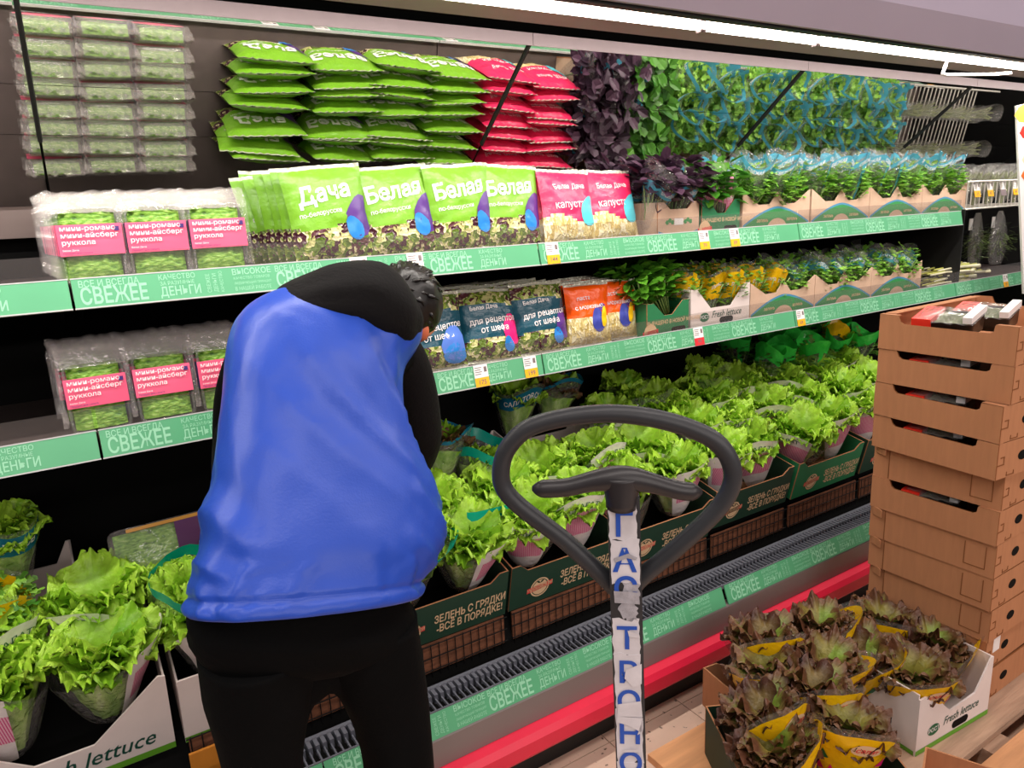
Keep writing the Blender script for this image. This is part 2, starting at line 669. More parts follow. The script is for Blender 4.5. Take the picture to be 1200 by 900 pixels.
cpart('mirror_backing', DARK, lambda b: b.prism([(0, 0), (XB - XA, 0), (XB - XA, 0.665), (0, 0.665)], Vector((XA, 0, 0)) + M0 - MN * 0.006, (1, 0, 0), MT, -0.01))
for k in range(5):
    cpart('mirror_frame', FRAMEL, lambda b: b.prism([(1.872, 2.058), (1.892, 2.062), (1.892, 2.092), (1.872, 2.092)], (XS[k] + .001, 0, 0), (0, 1, 0), (0, 0, 1), XS[k] - XS[k + 1] + .002))
# canopy
cpart('canopy_liner', CANOPYI, lambda b: b.prism([(1.445, 2.088), (1.80, 2.098), (1.80, 2.11), (1.445, 2.10)], (XA, 0, 0), (0, 1, 0), (0, 0, 1), XA - XB))
cpart('canopy_fascia', CANOPYO, lambda b: b.prism([(1.44, 2.068), (1.452, 2.068), (1.452, 2.085), (1.40, 2.15), (1.36, 2.33), (1.345, 2.33), (1.383, 2.15)], (XA, 0, 0), (0, 1, 0), (0, 0, 1), XA - XB, 0))
cpart('canopy_top', BLACK, lambda b: b.box(XA, 1.36, 2.33, XB, 2.52, 2.35))
cpart('canopy_gap', DARK, lambda b: b.box(XA, 1.80, 2.115, XB, 2.0, 2.16))
cpart('lamp_channel', BLACK, lambda b: b.box(XA, 1.455, 2.062, XB, 1.478, 2.087))
for xa, xb in [(-2.0, -0.611), (-0.609, 0.689), (0.691, 1.648), (1.652, 2.148), (2.152, 3.119), (3.121, 4.299), (4.301, 5.3)]:
    cpart('led_tube', TUBE, lambda b: b.tube([(xa, 1.56, 2.073), (xb, 1.56, 2.073)], 0.013, 10))
for x in (1.64, 2.15):
    cpart('tube_clip', FRAMEL, lambda b: b.box(x - 0.010, 1.552, 2.055, x + 0.010, 1.570, 2.09))
cpart('lamp_cable', WHITEP, lambda b: b.tube([(2.92, 1.56, 2.06), (2.92, 1.57, 2.03), (2.93, 1.58, 2.02), (2.96, 1.58, 2.017), (3.3, 1.57, 2.035), (3.4, 1.56, 2.045)], 0.006, 8), smooth=True)

# ------------------------------------------------------------------ shelves
ZU, ZM = 1.4745, 1.1255          # product heights on the two shelves
names_u = ['at far left', 'under the green salad bags', 'under purple basil and herb boxes', 'under the last blue-banded herbs']
uni = {
    ('upper', 0): 'upper grey shelf bay at far left edge with green slogan strip',
    ('upper', 1): 'upper grey shelf bay holding tray packs and green salad bags, green strip',
    ('upper', 2): 'upper grey shelf bay holding pink bags, purple basil and herb crates',
    ('upper', 3): 'upper grey shelf bay holding the last blue-banded herbs, ends at right',
    ('middle', 0): 'middle grey shelf bay at far left edge with green slogan strip',
    ('middle', 1): 'middle grey shelf bay holding pink-labelled packs behind the stooping person',
    ('middle', 2): 'middle grey shelf bay holding orange bags, green basil and herb crates',
    ('middle', 3): 'middle grey shelf bay holding parsley crates above green-capped salad bags',
    ('middle', 4): 'middle grey shelf bay holding loose spring onions at far right',
}


RT = Vector((0, sin(radians(13)), cos(radians(13))))     # the price rails lean back a little


def make_shelf(tier, k, z, rail0, top):
    xa, xb = XS[k], XS[k + 1]
    t = thing('shelf', uni[(tier, k)], 'shelf', ((xa + xb) / 2, 2.13, z))
    L = Vector(((xa + xb) / 2, 2.13, z))
    cpart('shelf_plate', SHELFM, lambda b: b.prism([(1.894, z - 0.03), (2.46, z - 0.03), (2.46, z), (1.894, z)], (xa + .002, 0, 0), (0, 1, 0), (0, 0, 1), -(xb - xa - .004)), t, L)
    for x in (xa + 0.02, xb - 0.026):
        cpart('bracket', BLACK, lambda b: b.prism([(1.95, z - 0.035), (2.465, z - 0.13), (2.465, z - 0.031), (1.95, z - 0.031)], (x, 0, 0), (0, 1, 0), (0, 0, 1), -0.006), t, L)
    ox = (xa + .003, 1.874, rail0 + .001)
    wd_ = xb - xa - .006
    rl = cpart('price_rail', [RAILG, RAILE], lambda b: (b.prism([(0, 0), (wd_, 0), (wd_, .064), (0, .064)], ox, (1, 0, 0), RT, .006, 0),
                                                        b.prism([(-.001, -.003), (wd_ + .001, -.003), (wd_ + .001, 0), (-.001, 0)], Vector(ox) + Vector((0, -.0015, 0)), (1, 0, 0), RT, .010, 1),
                                                        b.prism([(-.001, .064), (wd_ + .001, .064), (wd_ + .001, .0665), (-.001, .0665)], Vector(ox) + Vector((0, -.001, 0)), (1, 0, 0), RT, .008, 1)), t, L)
    stuff(cpart('rail_lettering', RAILT, lambda b: rail_print(b, xa + 0.015, xb, ox[:0] + (0, 1.874, rail0 + .001), RT, 0.0007, 0.062, 0), rl, L))
    cpart('clear_guard', GUARD, lambda b: b.box(xa + .004, 1.8905, rail0 + 0.064, xb - .004, 1.8930, rail0 + 0.116), t, L)
    return t


for k in range(4):
    make_shelf('upper', k, ZU, 1.430, 0)
for k in range(5):
    make_shelf('middle', k, ZM, 1.081, 0)


# ------------------------------------------------------------------ price tags
def price_tag(x, z, num, label, y=1.8725, low=YELLOWP, w_=0.048, h_=0.066):
    t = thing('price_tag', label, 'price tag', (x, y, z), (radians(-13), 0, 0))
    b = MB()
    b.box(-w_ / 2, -.0022, 0, w_ / 2, -0.0006, h_ * .42, 1)
    b.box(-w_ / 2, -.0022, h_ * .42, w_ / 2, -0.0006, h_, 0)
    b.build('card', [WHITEP, low], t)
    p = MB()
    f = plane_fn((0, -.0026, 0), (1, 0, 0), (0, 0, 1))
    if num:
        p.text(num, h_ * .3, lambda a, c: f(a, c + h_ * .2), 0, 0, 0.01)
    for i in range(4):
        l = w_ * (.5 - .07 * (i % 2))
        p.add([f(-w_ * .44, h_ * (.9 - i * .1)), f(-w_ * .44 + l, h_ * (.9 - i * .1)), f(-w_ * .44 + l, h_ * (.865 - i * .1)), f(-w_ * .44, h_ * (.865 - i * .1))], [(0, 3, 2, 1)], 0)
    p.add([f(w_ * .22, h_ * .66), f(w_ * .42, h_ * .66), f(w_ * .42, h_ * .9), f(w_ * .22, h_ * .9)], [(0, 1, 2, 3)], 0)
    p.build('printing', mat('tag_ink', (120, 104, 104), .5), t)


for x, z, n_, lb, lw in [
    (0.70, 1.429, '', 'price tag on the upper strip half hidden behind the black hood', YELLOWP),
    (0.865, 1.429, '159', 'white and yellow price tag right behind the dark-haired head', YELLOWP),
    (1.335, 1.429, '144', 'white and yellow price tag at the strip joint under pink bags', YELLOWP),
    (2.005, 1.429, '79', 'left one of two price tags under the upper herb crates', YELLOWP),
    (2.165, 1.429, '89', 'right one of two price tags under the upper herb crates', YELLOWP),
    (1.055, 1.080, '175', 'left one of two price tags on the middle strip under dark blue bags', YELLOWP),
    (1.235, 1.080, '199', 'right one of two price tags on the middle strip under dark blue bags', YELLOWP),
    (1.985, 1.080, '99', 'white and red price tag under the white lettuce crate', REDP),
    (2.575, 1.080, '69', 'white and yellow price tag under the middle parsley crates', YELLOWP),
    (4.28, 1.080, '59', 'white and yellow price tag under the loose spring onions', YELLOWP),
]:
    price_tag(x, z, n_, lb, low=lw)

# ================================================================== packs and bags on the shelves
GREENLEAVES = ramp_mat('packed_leaves', [(0.25, (44, 84, 18)), (0.42, (104, 158, 44)), (0.58, (146, 194, 74)), (0.75, (190, 220, 130))], 60, 0.35, 'noise', 0.6, (1, 1, 2.5))
MIXLEAVES = ramp_mat('chopped_salad', [(0, (96, 120, 40)), (.22, (200, 196, 130)), (.42, (70, 30, 44)), (.6, (140, 160, 60)), (.74, (226, 214, 170)), (.88, (92, 50, 56))], 48, 0.25, 'voronoi', 0.5, (1, 1, 1))
PASTAMIX = ramp_mat('shredded_cabbage', [(0, (226, 206, 140)), (.3, (240, 226, 176)), (.55, (200, 176, 104)), (.8, (246, 236, 200))], 60, 0.3, 'voronoi', 0.5, (1, 1, .45))
PINKL = mat('pink_label', (232, 92, 128), 0.4, var=0.03)
PURPL = mat('purple_label', (64, 40, 110), 0.4)
BAGG = mat('bag_green', (122, 180, 42), 0.34, var=0.08, scale=18, bump=0.5, bscale=28)
BAGP = mat('bag_pink', (236, 44, 96), 0.32, var=0.06, scale=18, bump=0.5, bscale=28)
BAGT = mat('bag_teal', (24, 78, 96), 0.24, var=0.06, scale=18, bump=0.5, bscale=28)
BAGO = mat('bag_orange', (250, 92, 12), 0.24, var=0.06, scale=18, bump=0.5, bscale=28)
SEAM = mat('bag_seam', (214, 214, 196), 0.2, metal=0.2, bump=0.8, bscale=90, stretch=(1, 1, .1))
MARKS = {n: mat('mark_' + n, c, 0.35) for n, c in dict(purple=(86, 44, 130), blue=(44, 132, 214), cyan=(90, 196, 210), pink=(236, 30, 120), navy=(64, 76, 170), yellow=(250, 200, 20), skyblue=(90, 130, 220)).items()}


def rbox(w_, h_, r, k=3):
    pts = []
    for cx, cz, a0 in ((w_ / 2 - r, r, -90), (w_ / 2 - r, h_ - r, 0), (-w_ / 2 + r, h_ - r, 90), (-w_ / 2 + r, r, 180)):
        pts += [(cx + r * cos(radians(a0 + 90 * i / k)), cz + r * sin(radians(a0 + 90 * i / k))) for i in range(k + 1)]
    return pts


def make_pack(label, group):
    """clear salad tray in a crinkled flow wrap, with a pink paper band"""
    t = thing('salad_tray', label, 'salad pack', group=group)
    W, H_, T = 0.128, 0.172, 0.044
    b = MB()
    o = rbox(W, H_, 0.018)
    i_ = rbox(W - .012, H_ - .012, 0.016)
    k = len(o)
    f0 = [(x, -T / 2, z) for x, z in o]
    f1 = [(x * .93, T / 2, (z - H_ / 2) * .95 + H_ / 2) for x, z in o]
    f2 = [(x, -T / 2 + .004, z + .006) for x, z in i_]
    b.add(f0 + f1 + f2, [(j, (j + 1) % k, k + (j + 1) % k, k + j) for j in range(k)] + [tuple(range(k, 2 * k))] +
          [(j, 2 * k + j, 2 * k + (j + 1) % k, (j + 1) % k) for j in range(k)])
    b.build('tray', TRAYF, t, True)
    b = MB()
    b.grid(lambda u, v: ((u - .5) * (W - .018), -T / 2 + .007 + .006 * noise.noise((u * 9, v * 11, 3)) + (abs(u - .5) ** 4) * .2, .010 + v * (H_ - .022) + .008 * noise.noise((u * 7, 1, v * 5)) * v), 14, 18)
    b.grid(lambda u, v: ((u - .5) * (W - .02), -T / 2 + .008 + v * (T - .014), H_ - .012 + .008 * noise.noise((u * 8, v * 5, 7))), 10, 4)
    stuff(b.build('packed_leaves', GREENLEAVES, t, True))
    b = MB()
    x = W / 2 + .001
    y0, y1 = -T / 2 - .0012, T / 2 - .002
    z0, z1 = .066, .135
    b.grid(lambda u, v: (-x + 2 * x * u, y0 - .002 * sin(u * pi) * sin(v * 3 + 1), z0 + v * (z1 - z0)), 8, 3, 0)
    for s in (-1, 1):
        b.grid(lambda u, v: (s * x, y0 + u * (y1 - y0), z0 + v * (z1 - z0)), 1, 1, 1)
    band = b.build('paper_band', [PINKL, PURPL], t, True)
    b = MB()
    f = plane_fn((-x + .006, y0 - .0056, z0), (1, 0, 0), (0, 0, 1))
    for n, (s, z, sz) in enumerate((('мини-романо', .0595, .0152), ('мини-айсберг', .0445, .0152), ('руккола', .029, .0152), ('Белая Дача', .0125, .005))):
        b.text(s, sz, lambda a, c: f(a, c + z), 0, 0, 0.006, 'LEFT', 1, 1.12)
    b.add([f(.108, .052), f(.118, .052), f(.118, .062), f(.108, .062)], [(0, 1, 2, 3)], 1)
    b.text('Продукт для салата', .006, lambda a, c: f(a, c + .006), 1, 0, 0, 'LEFT')
    stuff(b.build('band_lettering', [WHITEP, PURPL], band))
    b = MB()
    ph = 4.2

    def wrap(u, v):
        x_ = (u - .5) * (W + .012 + .012 * v)
        return (x_ + .004 * noise.noise((u * 12, v * 6, ph)), (-T / 2 - .004) * (1 - v) + .012 * noise.noise((u * 10, v * 5, 1.3)) * v + .004 * v,
                H_ - .012 + v * .050 + .008 * noise.noise((u * 14, 2.2, ph)) * v)
    b.grid(wrap, 16, 5)
    b.grid(lambda u, v: (wrap(u, v)[0], -wrap(u, v)[1] * .9 + .004, wrap(u, v)[2] - .004), 16, 5)
    for s in (-1, 1):
        b.grid(lambda u, v: (s * (W / 2 + .003 + .012 * u + .003 * noise.noise((u * 5, v * 12, s))), -.004 + .010 * noise.noise((u * 4, v * 9, 5)), .02 + v * (H_ - .01)), 3, 10)
    stuff(b.build('wrap', FOILF, t, True))
    return t


pack = Kind(make_pack)
for r in range(8):
    for c in range(3):
        pk = ['left', 'middle', 'right'][c]
        row = 'front row' if r == 0 else ORD[r] + ' row from the front'
        pack((0.088 + c * 0.137 - r * .004, 1.932 + r * 0.050, ZU + .001), (radians(-3 + RND.uniform(-2, 2)), 0, RND.uniform(-.03, .03)),
             f'pink-banded salad tray on upper shelf, {pk} column, {row}', 'salad trays on the upper shelf')
for r in range(4):
    for c in range(3):
        pk = ['left', 'middle', 'right'][c]
        row = 'front row' if r == 0 else ORD[r] + ' row from the front'
        pack((0.045 + c * 0.146 - r * .006 + .006 * (r % 2), 1.955 + r * 0.056, ZM + .001), (radians(-6 + RND.uniform(-2, 2)), 0, RND.uniform(-.04, .04)),
             f'pink-banded salad tray on middle shelf, {pk} column, {row}', 'salad trays on the middle shelf')


def bag_surf(W, H_, T, seed, sag=.25, seam=.045):
    def S(u, v, side):
        """u, v in 0..1 over the bag; side -1 front, +1 back"""
        a = 2 * u - 1
        prof = max(0.0, 1 - abs(a) ** 3.2) ** .75
        vv = min(max((v - seam) / (1 - 2 * seam), 0), 1)
        vert = (max(0.0, 4 * vv * (1 - vv)) ** .5) * (1 + sag * (0.5 - vv))
        wr = .0045 * noise.noise((u * 7 + seed, v * 9, side * 3.1)) + .0022 * noise.noise((u * 20, v * 16 + seed, side * 5.7))
        crimp = .0025 * sin(u * 60) * (1 if vv in (0, 1) else 0)
        x = a * W / 2 * (1 - .05 * sin(vv * pi) + .02 * noise.noise((seed, v * 5, 1)))
        return Vector((x, side * (T / 2 * prof * vert + .0006) + wr * min(1, prof * vert * 2) + crimp, v * H_ + .006 * noise.noise((u * 3 + seed, 2, 9)) * v))
    return S


def leafshape(cx, cz, w_, h_, tilt=0, n=14, point=1.0):
    pts = []
    for i in range(n):
        a = 2 * pi * i / n
        r = 1 - .35 * point * max(0, sin(a)) * abs(cos(a))
        x, z = w_ * cos(a) * r, h_ * sin(a) * (1 if sin(a) < 0 else 1.15)
        pts.append((cx + x * cos(tilt) - z * sin(tilt), cz + x * sin(tilt) + z * cos(tilt)))
    return pts


def bag_maker(name, cat, W, H_, T, film_m, zone, words, marks, content=MIXLEAVES, seed=1.0):
    def fn(label, group):
        t = thing(name, label, cat, group=group)
        S = bag_surf(W, H_, T, seed)
        b = MB()
        mi = lambda u, v: 2 if (v < .045 or v > .955) else zone(u, v)
        b.grid(lambda u, v: S(u, v, -1), 22, 28, mi)
        b.grid(lambda u, v: S(1 - u, v, 1), 12, 18, lambda u, v: 2 if (v < .045 or v > .955) else (0 if v > .3 else 1))
        bg = b.build('film_bag', [film_m, content, SEAM], t, True)
        fr = lambda x, z: S(x / W + .5, z / H_, -1) + Vector((0, -.0022, 0))
        if words:
            b = MB()
            for s, cx, cz, sz, sh, bo, rot in words:
                b.text(s, sz, lambda a, c: fr(cx + a * cos(rot) - c * sin(rot), cz + a * sin(rot) + c * cos(rot)), 0, sh, bo)
            stuff(b.build('lettering', WHITEP, bg))
        for mname, (cx, cz, w_, h_, tilt) in marks:
            b = MB()
            b.disc(leafshape(cx, cz, w_, h_, tilt), lambda x, z: fr(max(-W * .49, min(W * .49, x)), z) + Vector((0, .0006 if mname in ('purple', 'pink', 'navy') else -.0003, 0)), 0, 4)
            b.build('leaf_print', MARKS[mname], bg, True)
        return t
    return fn


zg = lambda u, v: 1 if v < .40 - .06 * sin(u * 5) else 0
green_fn = lambda w1, sd: bag_maker('salad_bag', 'salad bag', 0.228, 0.262, 0.060, BAGG, zg,
    [(w1, -.01, .185, .062, .08, .03, .10), ('по-белорусски', -.03, .135, .017, 0, .006, .06)],
    [('purple', (.085, .115, .045, .055, -.3)), ('blue', (.062, .085, .026, .032, .4))], MIXLEAVES, sd)
gbag = [Kind(green_fn('Дача', 1.0)), Kind(green_fn('Белая', 5.0)), Kind(green_fn('Белая', 9.0))]
gx = [0.672, 0.875, 1.065, 1.240]
for r in range(7):
    for c in range(4):
        kd = gbag[0] if c == 0 else gbag[1 + (c + r) % 2]
        if r == 0 and c == 0:
            kd = gbag[0]
        col = ['leftmost column', 'second column from left', 'third column from left', 'rightmost column'][c]
        row = 'front row' if r == 0 else ORD[r] + ' row from the front'
        kd((gx[c] + RND.uniform(-.006, .006) - (.012 * r if c == 0 else .006 * r), 1.955 + r * 0.0455, ZU + .004), (radians(-9 + RND.uniform(-5, 5)), RND.uniform(-.09, .09), RND.uniform(-.08, .08)),
           f'lime green salad bag, {col}, {row}', 'lime green salad bags on the upper shelf')

zp = lambda u, v: 1 if v < .34 + .05 * sin(u * 7) else 0
pink_fn = lambda sd: bag_maker('coleslaw_bag', 'salad bag', 0.222, 0.245, 0.062, BAGP, zp,
    [('Белая Дача', 0, .185, .024, 0, .008, .05), ('капуста', -.01, .125, .034, 0, .008, .05)],
    [('cyan', (.075, .105, .042, .050, -.5))], PASTAMIX, sd)
pbag = [Kind(pink_fn(2.0)), Kind(pink_fn(7.0))]
for r in range(7):
    for c in range(2):
        col = ['left column', 'right column'][c]
        row = 'front row' if r == 0 else ORD[r] + ' row from the front'
        pbag[(r + c) % 2]((1.465 + c * .188 + RND.uniform(-.006, .006), 1.945 + r * 0.0465 + c * .01, ZU + .004), (radians(-14 + RND.uniform(-4, 4)), RND.uniform(-.05, .05), RND.uniform(-.08, .08)),
                           f'bright pink bag of shredded cabbage on upper shelf, {col}, {row}', 'pink salad bags on the upper shelf')

zt = lambda u, v: 0 if .30 + .04 * u < v < .80 - .04 * u else 1
teal_fn = lambda mk, sd: bag_maker('chef_salad_bag', 'salad bag', 0.205, 0.235, 0.06, BAGT, zt,
    [('Белая Дача', -.02, .172, .018, 0, .012, .04), ('для рецептов', .008, .131, .027, 0, .01, .06), ('от шефа', .008, .103, .027, 0, .01, .06)],
    mk, MIXLEAVES, sd)
tb_ = [Kind(teal_fn([('skyblue', (.06, .075, .050, .05, 0)), ('blue', (.06, .045, .045, .03, 0))], 3.0)),
       Kind(teal_fn([('pink', (.075, .095, .038, .048, .1)), ('blue', (.055, .05, .02, .024, .2))], 4.0)),
       Kind(teal_fn([('purple', (.08, .085, .036, .045, .1)), ('blue', (.05, .052, .022, .026, .2))], 6.0))]
for r in range(4):
    for c in range(3):
        col = ['left column beside the dark-haired head', 'middle column with pink leaf print', 'right column with purple leaf print'][c]
        row = 'front row' if r == 0 else ORD[r] + ' row from the front'
        tb_[c]((0.945 + c * .198, 1.95 + r * .066, ZM + .006), (radians(-14 + RND.uniform(-3, 3)), RND.uniform(-.05, .05), RND.uniform(-.06, .06)),
               f'dark blue salad bag, {col}, {row}', 'dark blue salad bags on the middle shelf')
zo = lambda u, v: 1 if v < .46 else 0
ob_ = Kind(bag_maker('carrot_salad_bag', 'salad bag', 0.185, 0.215, 0.06, BAGO, zo, [('паста', -.03, .165, .02, 0, .006, .03), ('с морковью', -.01, .135, .02, 0, .006, .03)],
    [('navy', (.025, .085, .030, .04, .2)), ('yellow', (.05, .095, .014, .034, -.1)), ('purple', (.045, .13, .018, .012, 0))], PASTAMIX, 8.0))
for r in range(4):
    for c in range(2):
        row = 'front row' if r == 0 else ORD[r] + ' row from the front'
        ob_((1.535 + c * .135, 1.955 + r * .066 + c * .02, ZM + .004), (radians(-8 + RND.uniform(-3, 3)), RND.uniform(-.04, .04), RND.uniform(-.1, .05)),
            f'orange salad bag with blue and yellow prints, {["left", "right"][c]} column, {row}', 'orange salad bags on the middle shelf')

# ================================================================== leaves
def mixc(a, b, t):
    t = max(0, min(1, t))
    return tuple(a[i] + (b[i] - a[i]) * t for i in range(4))


def leaf_mb(b, L, W, big, frill, curl, seed, cols, nu=20, nv=26, waves=19, lobes=0.0):
    """one frilled leaf growing along +z and bending to +y"""
    base, mid, edge = cols
    rn = random.Random(seed)
    p1, p2, p3 = rn.uniform(0, 6), rn.uniform(0, 6), rn.uniform(0, 6)

    def wd(s):
        return W * (.20 + .80 * min(1, max(0, (s - .05) / .5)) ** .8) * sqrt(max(0.10, 1 - max(0, (s - .66) / .36) ** 2))

    def edge_of(t, s):
        k = min(1, max(0, (s - .62) / .38))
        return max(abs(t) ** 1.8 * min(1, s * 1.5), k * k * (3 - 2 * k))

    def P(u, v):
        t, s = 2 * u - 1, v
        w_ = wd(s)
        e = edge_of(t, s)
        q = atan2(t * w_ * 1.5, (s - .52) * L)
        sc = 1 + lobes * e * sin(6 * q + p3)
        wv = big * e * sin(5 * q + p1) + frill * e * e * sin(waves * q + p2)
        a = curl * s ** 1.5
        x = t * w_ * sc + frill * .5 * e * e * cos(waves * q + p2) * (1 if abs(t) > .5 else 0)
        y = L * s * sin(a * .5) - .35 * w_ * t * t + wv * cos(a)
        z = L * s * cos(a * .5) * (1 + (sc - 1) * .6) - wv * sin(a) + .4 * frill * e * e * cos(waves * q + p2 + 1)
        return Vector((x, y, z))

    def C(u, v):
        c = mixc(base, mid, v * 2.2)
        return mixc(c, edge, edge_of(2 * u - 1, v) * 1.1 + .15 * sin(u * 9 + p1) * v)
    b.grid(P, nu, nv, 0, False, C)


LIME = (lin(214, 228, 160), lin(144, 192, 46), lin(182, 226, 70))
LIME2 = (lin(200, 222, 140), lin(112, 170, 36), lin(150, 204, 48))
OAKC = (lin(196, 206, 110), lin(144, 138, 62), lin(106, 66, 46))
OAKC2 = (lin(170, 190, 84), lin(126, 106, 56), lin(86, 52, 42))
OAKC3 = (lin(200, 210, 120), lin(132, 160, 60), lin(124, 86, 60))


def leaf_set(prefix, specs, material):
    out = []
    for i, a in enumerate(specs):
        b = MB()
        leaf_mb(b, *a)
        out.append(b.mesh(prefix, material, True, True))
    return out


LT_LEAVES = leaf_set('leaf', [(.165 + .008 * (i % 3), .062, .013, .0075, .9 + .15 * (i % 2), i, LIME if i % 3 else LIME2, 20, 26, 17 + 2 * (i % 3)) for i in range(6)], LEAF)
OK_LEAVES = leaf_set('leaf', [(.160 + .010 * (i % 3), .058, .014, .0065, 1.0, 20 + i, (OAKC, OAKC2, OAKC3, OAKC3, OAKC)[i], 20, 26, 15, .10) for i in range(5)], OAK)


def head_leaves(t, metas, n, rnd, z0=.085, scale=1.0, spread=1.0):
    """leaves set on a spiral, upright in the heart and leaning out over the sleeve's rim outside"""
    ga = 2.39996
    for i in range(n):
        f = (i + .5) / n
        tilt = radians(1 + 26 * f ** .8 * spread + rnd.uniform(-5, 5))
        s = scale * (1.04 - .16 * f + rnd.uniform(-.07, .07))
        o = put('leaf', metas[rnd.randrange(len(metas))], t)
        o.matrix_basis = Matrix.Translation((0, 0, z0)) @ Matrix.Rotation(i * ga + rnd.uniform(-.3, .3), 4, 'Z') @ Matrix.Translation((0, .012 * f, 0)) @ Matrix.Rotation(-tilt, 4, 'X') @ Matrix.Rotation(rnd.uniform(-.3, .3), 4, 'Z') @ Matrix.Scale(s, 4)


def sleeve_mb(b, H_, rb, rt, mi, rim, nu=32, nv=9, seed=0, flat=1.0):
    """open cone of film; rim(theta) gives the local height factor, theta 0 at the front"""
    def P(u, v):
        th = (u - .5) * 2 * pi
        h = H_ * rim(th)
        r = rb + (rt - rb) * (v ** .8) * (1 + .20 * max(0, rim(th) - 1)) + .006 * noise.noise((cos(th) * 3 + seed, sin(th) * 3, v * 4)) * v + .012 * max(0, v - .8) * 5 * noise.noise((cos(th) * 2, sin(th) * 2 + seed, 3))
        return (r * sin(th), -r * cos(th) * flat, h * v + .004 * noise.noise((th * 2, seed, v)))
    b.grid(P, nu, nv, mi, True)
    return P


CORELEAF = ramp_mat('folded_lettuce', [(.28, (96, 140, 40)), (.45, (140, 184, 66)), (.6, (180, 212, 110)), (.75, (216, 232, 170))], 22, .4, 'noise', .6, (1.6, 1.6, .6))
COREOAK = ramp_mat('folded_oak_leaf', [(.28, (70, 48, 34)), (.45, (110, 90, 50)), (.6, (150, 150, 80)), (.75, (180, 190, 110))], 22, .4, 'noise', .6, (1.6, 1.6, .6))


def core_mb(b, r0, r1, z0, z1, seed):
    """the folded lower leaves that fill a sleeve"""
    def P(u, v):
        th = u * 2 * pi
        r = (r0 + (r1 - r0) * v) * (1 + .10 * sin(7 * th + 3 * noise.noise((v * 3, seed, 1))) + .10 * noise.noise((cos(th) * 3, sin(th) * 3 + seed, v * 4)))
        return (r * cos(th), r * sin(th), z0 + (z1 - z0) * v)
    b.grid(P, 28, 7, 0, True)


def make_lettuce(kind):
    def fn(label, group):
        rnd = random.Random(kind * 7 + 3)
        t = thing('lettuce', label, 'lettuce', group=group)
        head_leaves(t, LT_LEAVES, (36, 34, 38, 32)[kind], rnd, .088, 1.02, 1.15)
        b = MB()
        core_mb(b, .030, .088, .008, .150, kind)
        b.build('folded_leaves', CORELEAF, t, True)
        b = MB()
        ph = (0.0, .5, -.45, .9)[kind]

        def mi(u, v):
            th = (u - .5) * 2 * pi - ph
            if abs(th) < .85:
                return 1 if .30 < v < .74 and abs(th) < .78 else 0
            return 2
        rim = lambda th: 1 + (.42, .55, .34, .48)[kind] * max(0, cos(1.25 * max(-1.25, min(1.25, th - ph)))) ** .7 + .06 * sin(3 * th + kind)
        P = sleeve_mb(b, .155, .040, .118, mi, rim, 36, 12, kind)
        sl = b.build('sleeve', [SLEEVEW, SLEEVEP, CLEARF], t, True)
        b = MB()

        def onP(x, y):
            p = Vector(P((x / .075 + ph) / (2 * pi) + .5, y / .165))
            return p + Vector((p.x, p.y, 0)).normalized() * .0016
        b.text('САЛАТ', .017, lambda a, c: onP(a + .0, c + .140), 0, 0, .01)
        stuff(b.build('lettering', GREENP, sl))
        return t
    return fn


LTK = [Kind(make_lettuce(i)) for i in range(4)]


def make_oak(kind):
    def fn(label, group):
        rnd = random.Random(kind * 5 + 9)
        t = thing('oak_leaf_lettuce', label, 'lettuce', group=group)
        head_leaves(t, OK_LEAVES, 34, rnd, .085, .88)
        b = MB()
        core_mb(b, .030, .085, .008, .150, kind)
        b.build('folded_leaves', COREOAK, t, True)
        b = MB()
        ph = (.2, -.5, .9)[kind]
        mi = lambda u, v: 0 if abs((u - .5) * 2 * pi - ph) < .95 and .25 < v < .93 else 1
        P = sleeve_mb(b, .155, .04, .115, mi, lambda th: 1 + .55 * max(0, cos(1.1 * max(-1.42, min(1.42, th - ph)))) ** .8 + .05 * sin(2 * th), 36, 12, kind + 4)
        sl = b.build('sleeve', [YELF, CLEARF], t, True)

        def onP(x, y, off=.0016):
            p = Vector(P((x / .075 + ph) / (2 * pi) + .5, y / .17))
            return p + Vector((p.x, p.y, 0)).normalized() * off
        b = MB()
        for k, (x, z) in enumerate([(-.062, .06), (-.05, .09), (-.036, .055), (.05, .06), (.064, .09)]):
            b.add([onP(x - .012, z), onP(x + .012, z + .004), onP(x + .002, z + .026)], [(0, 1, 2)], k % 2)
        b.build('zigzag_print', [MARKS['pink'], GREENP], sl)
        b = MB()
        ov = [(.022 + .026 * cos(a * pi / 8), .128 + .013 * sin(a * pi / 8)) for a in range(16)]
        b.disc(ov, lambda x, y: onP(x, y, .0018), 1, 2)
        b.text('салат', .014, lambda a, c: onP(a + .022, c + .128, .003), 0, .2, .01)
        stuff(b.build('lettering', [REDP, CREAMP], sl))
        return t
    return fn


OKK = [Kind(make_oak(i)) for i in range(3)]


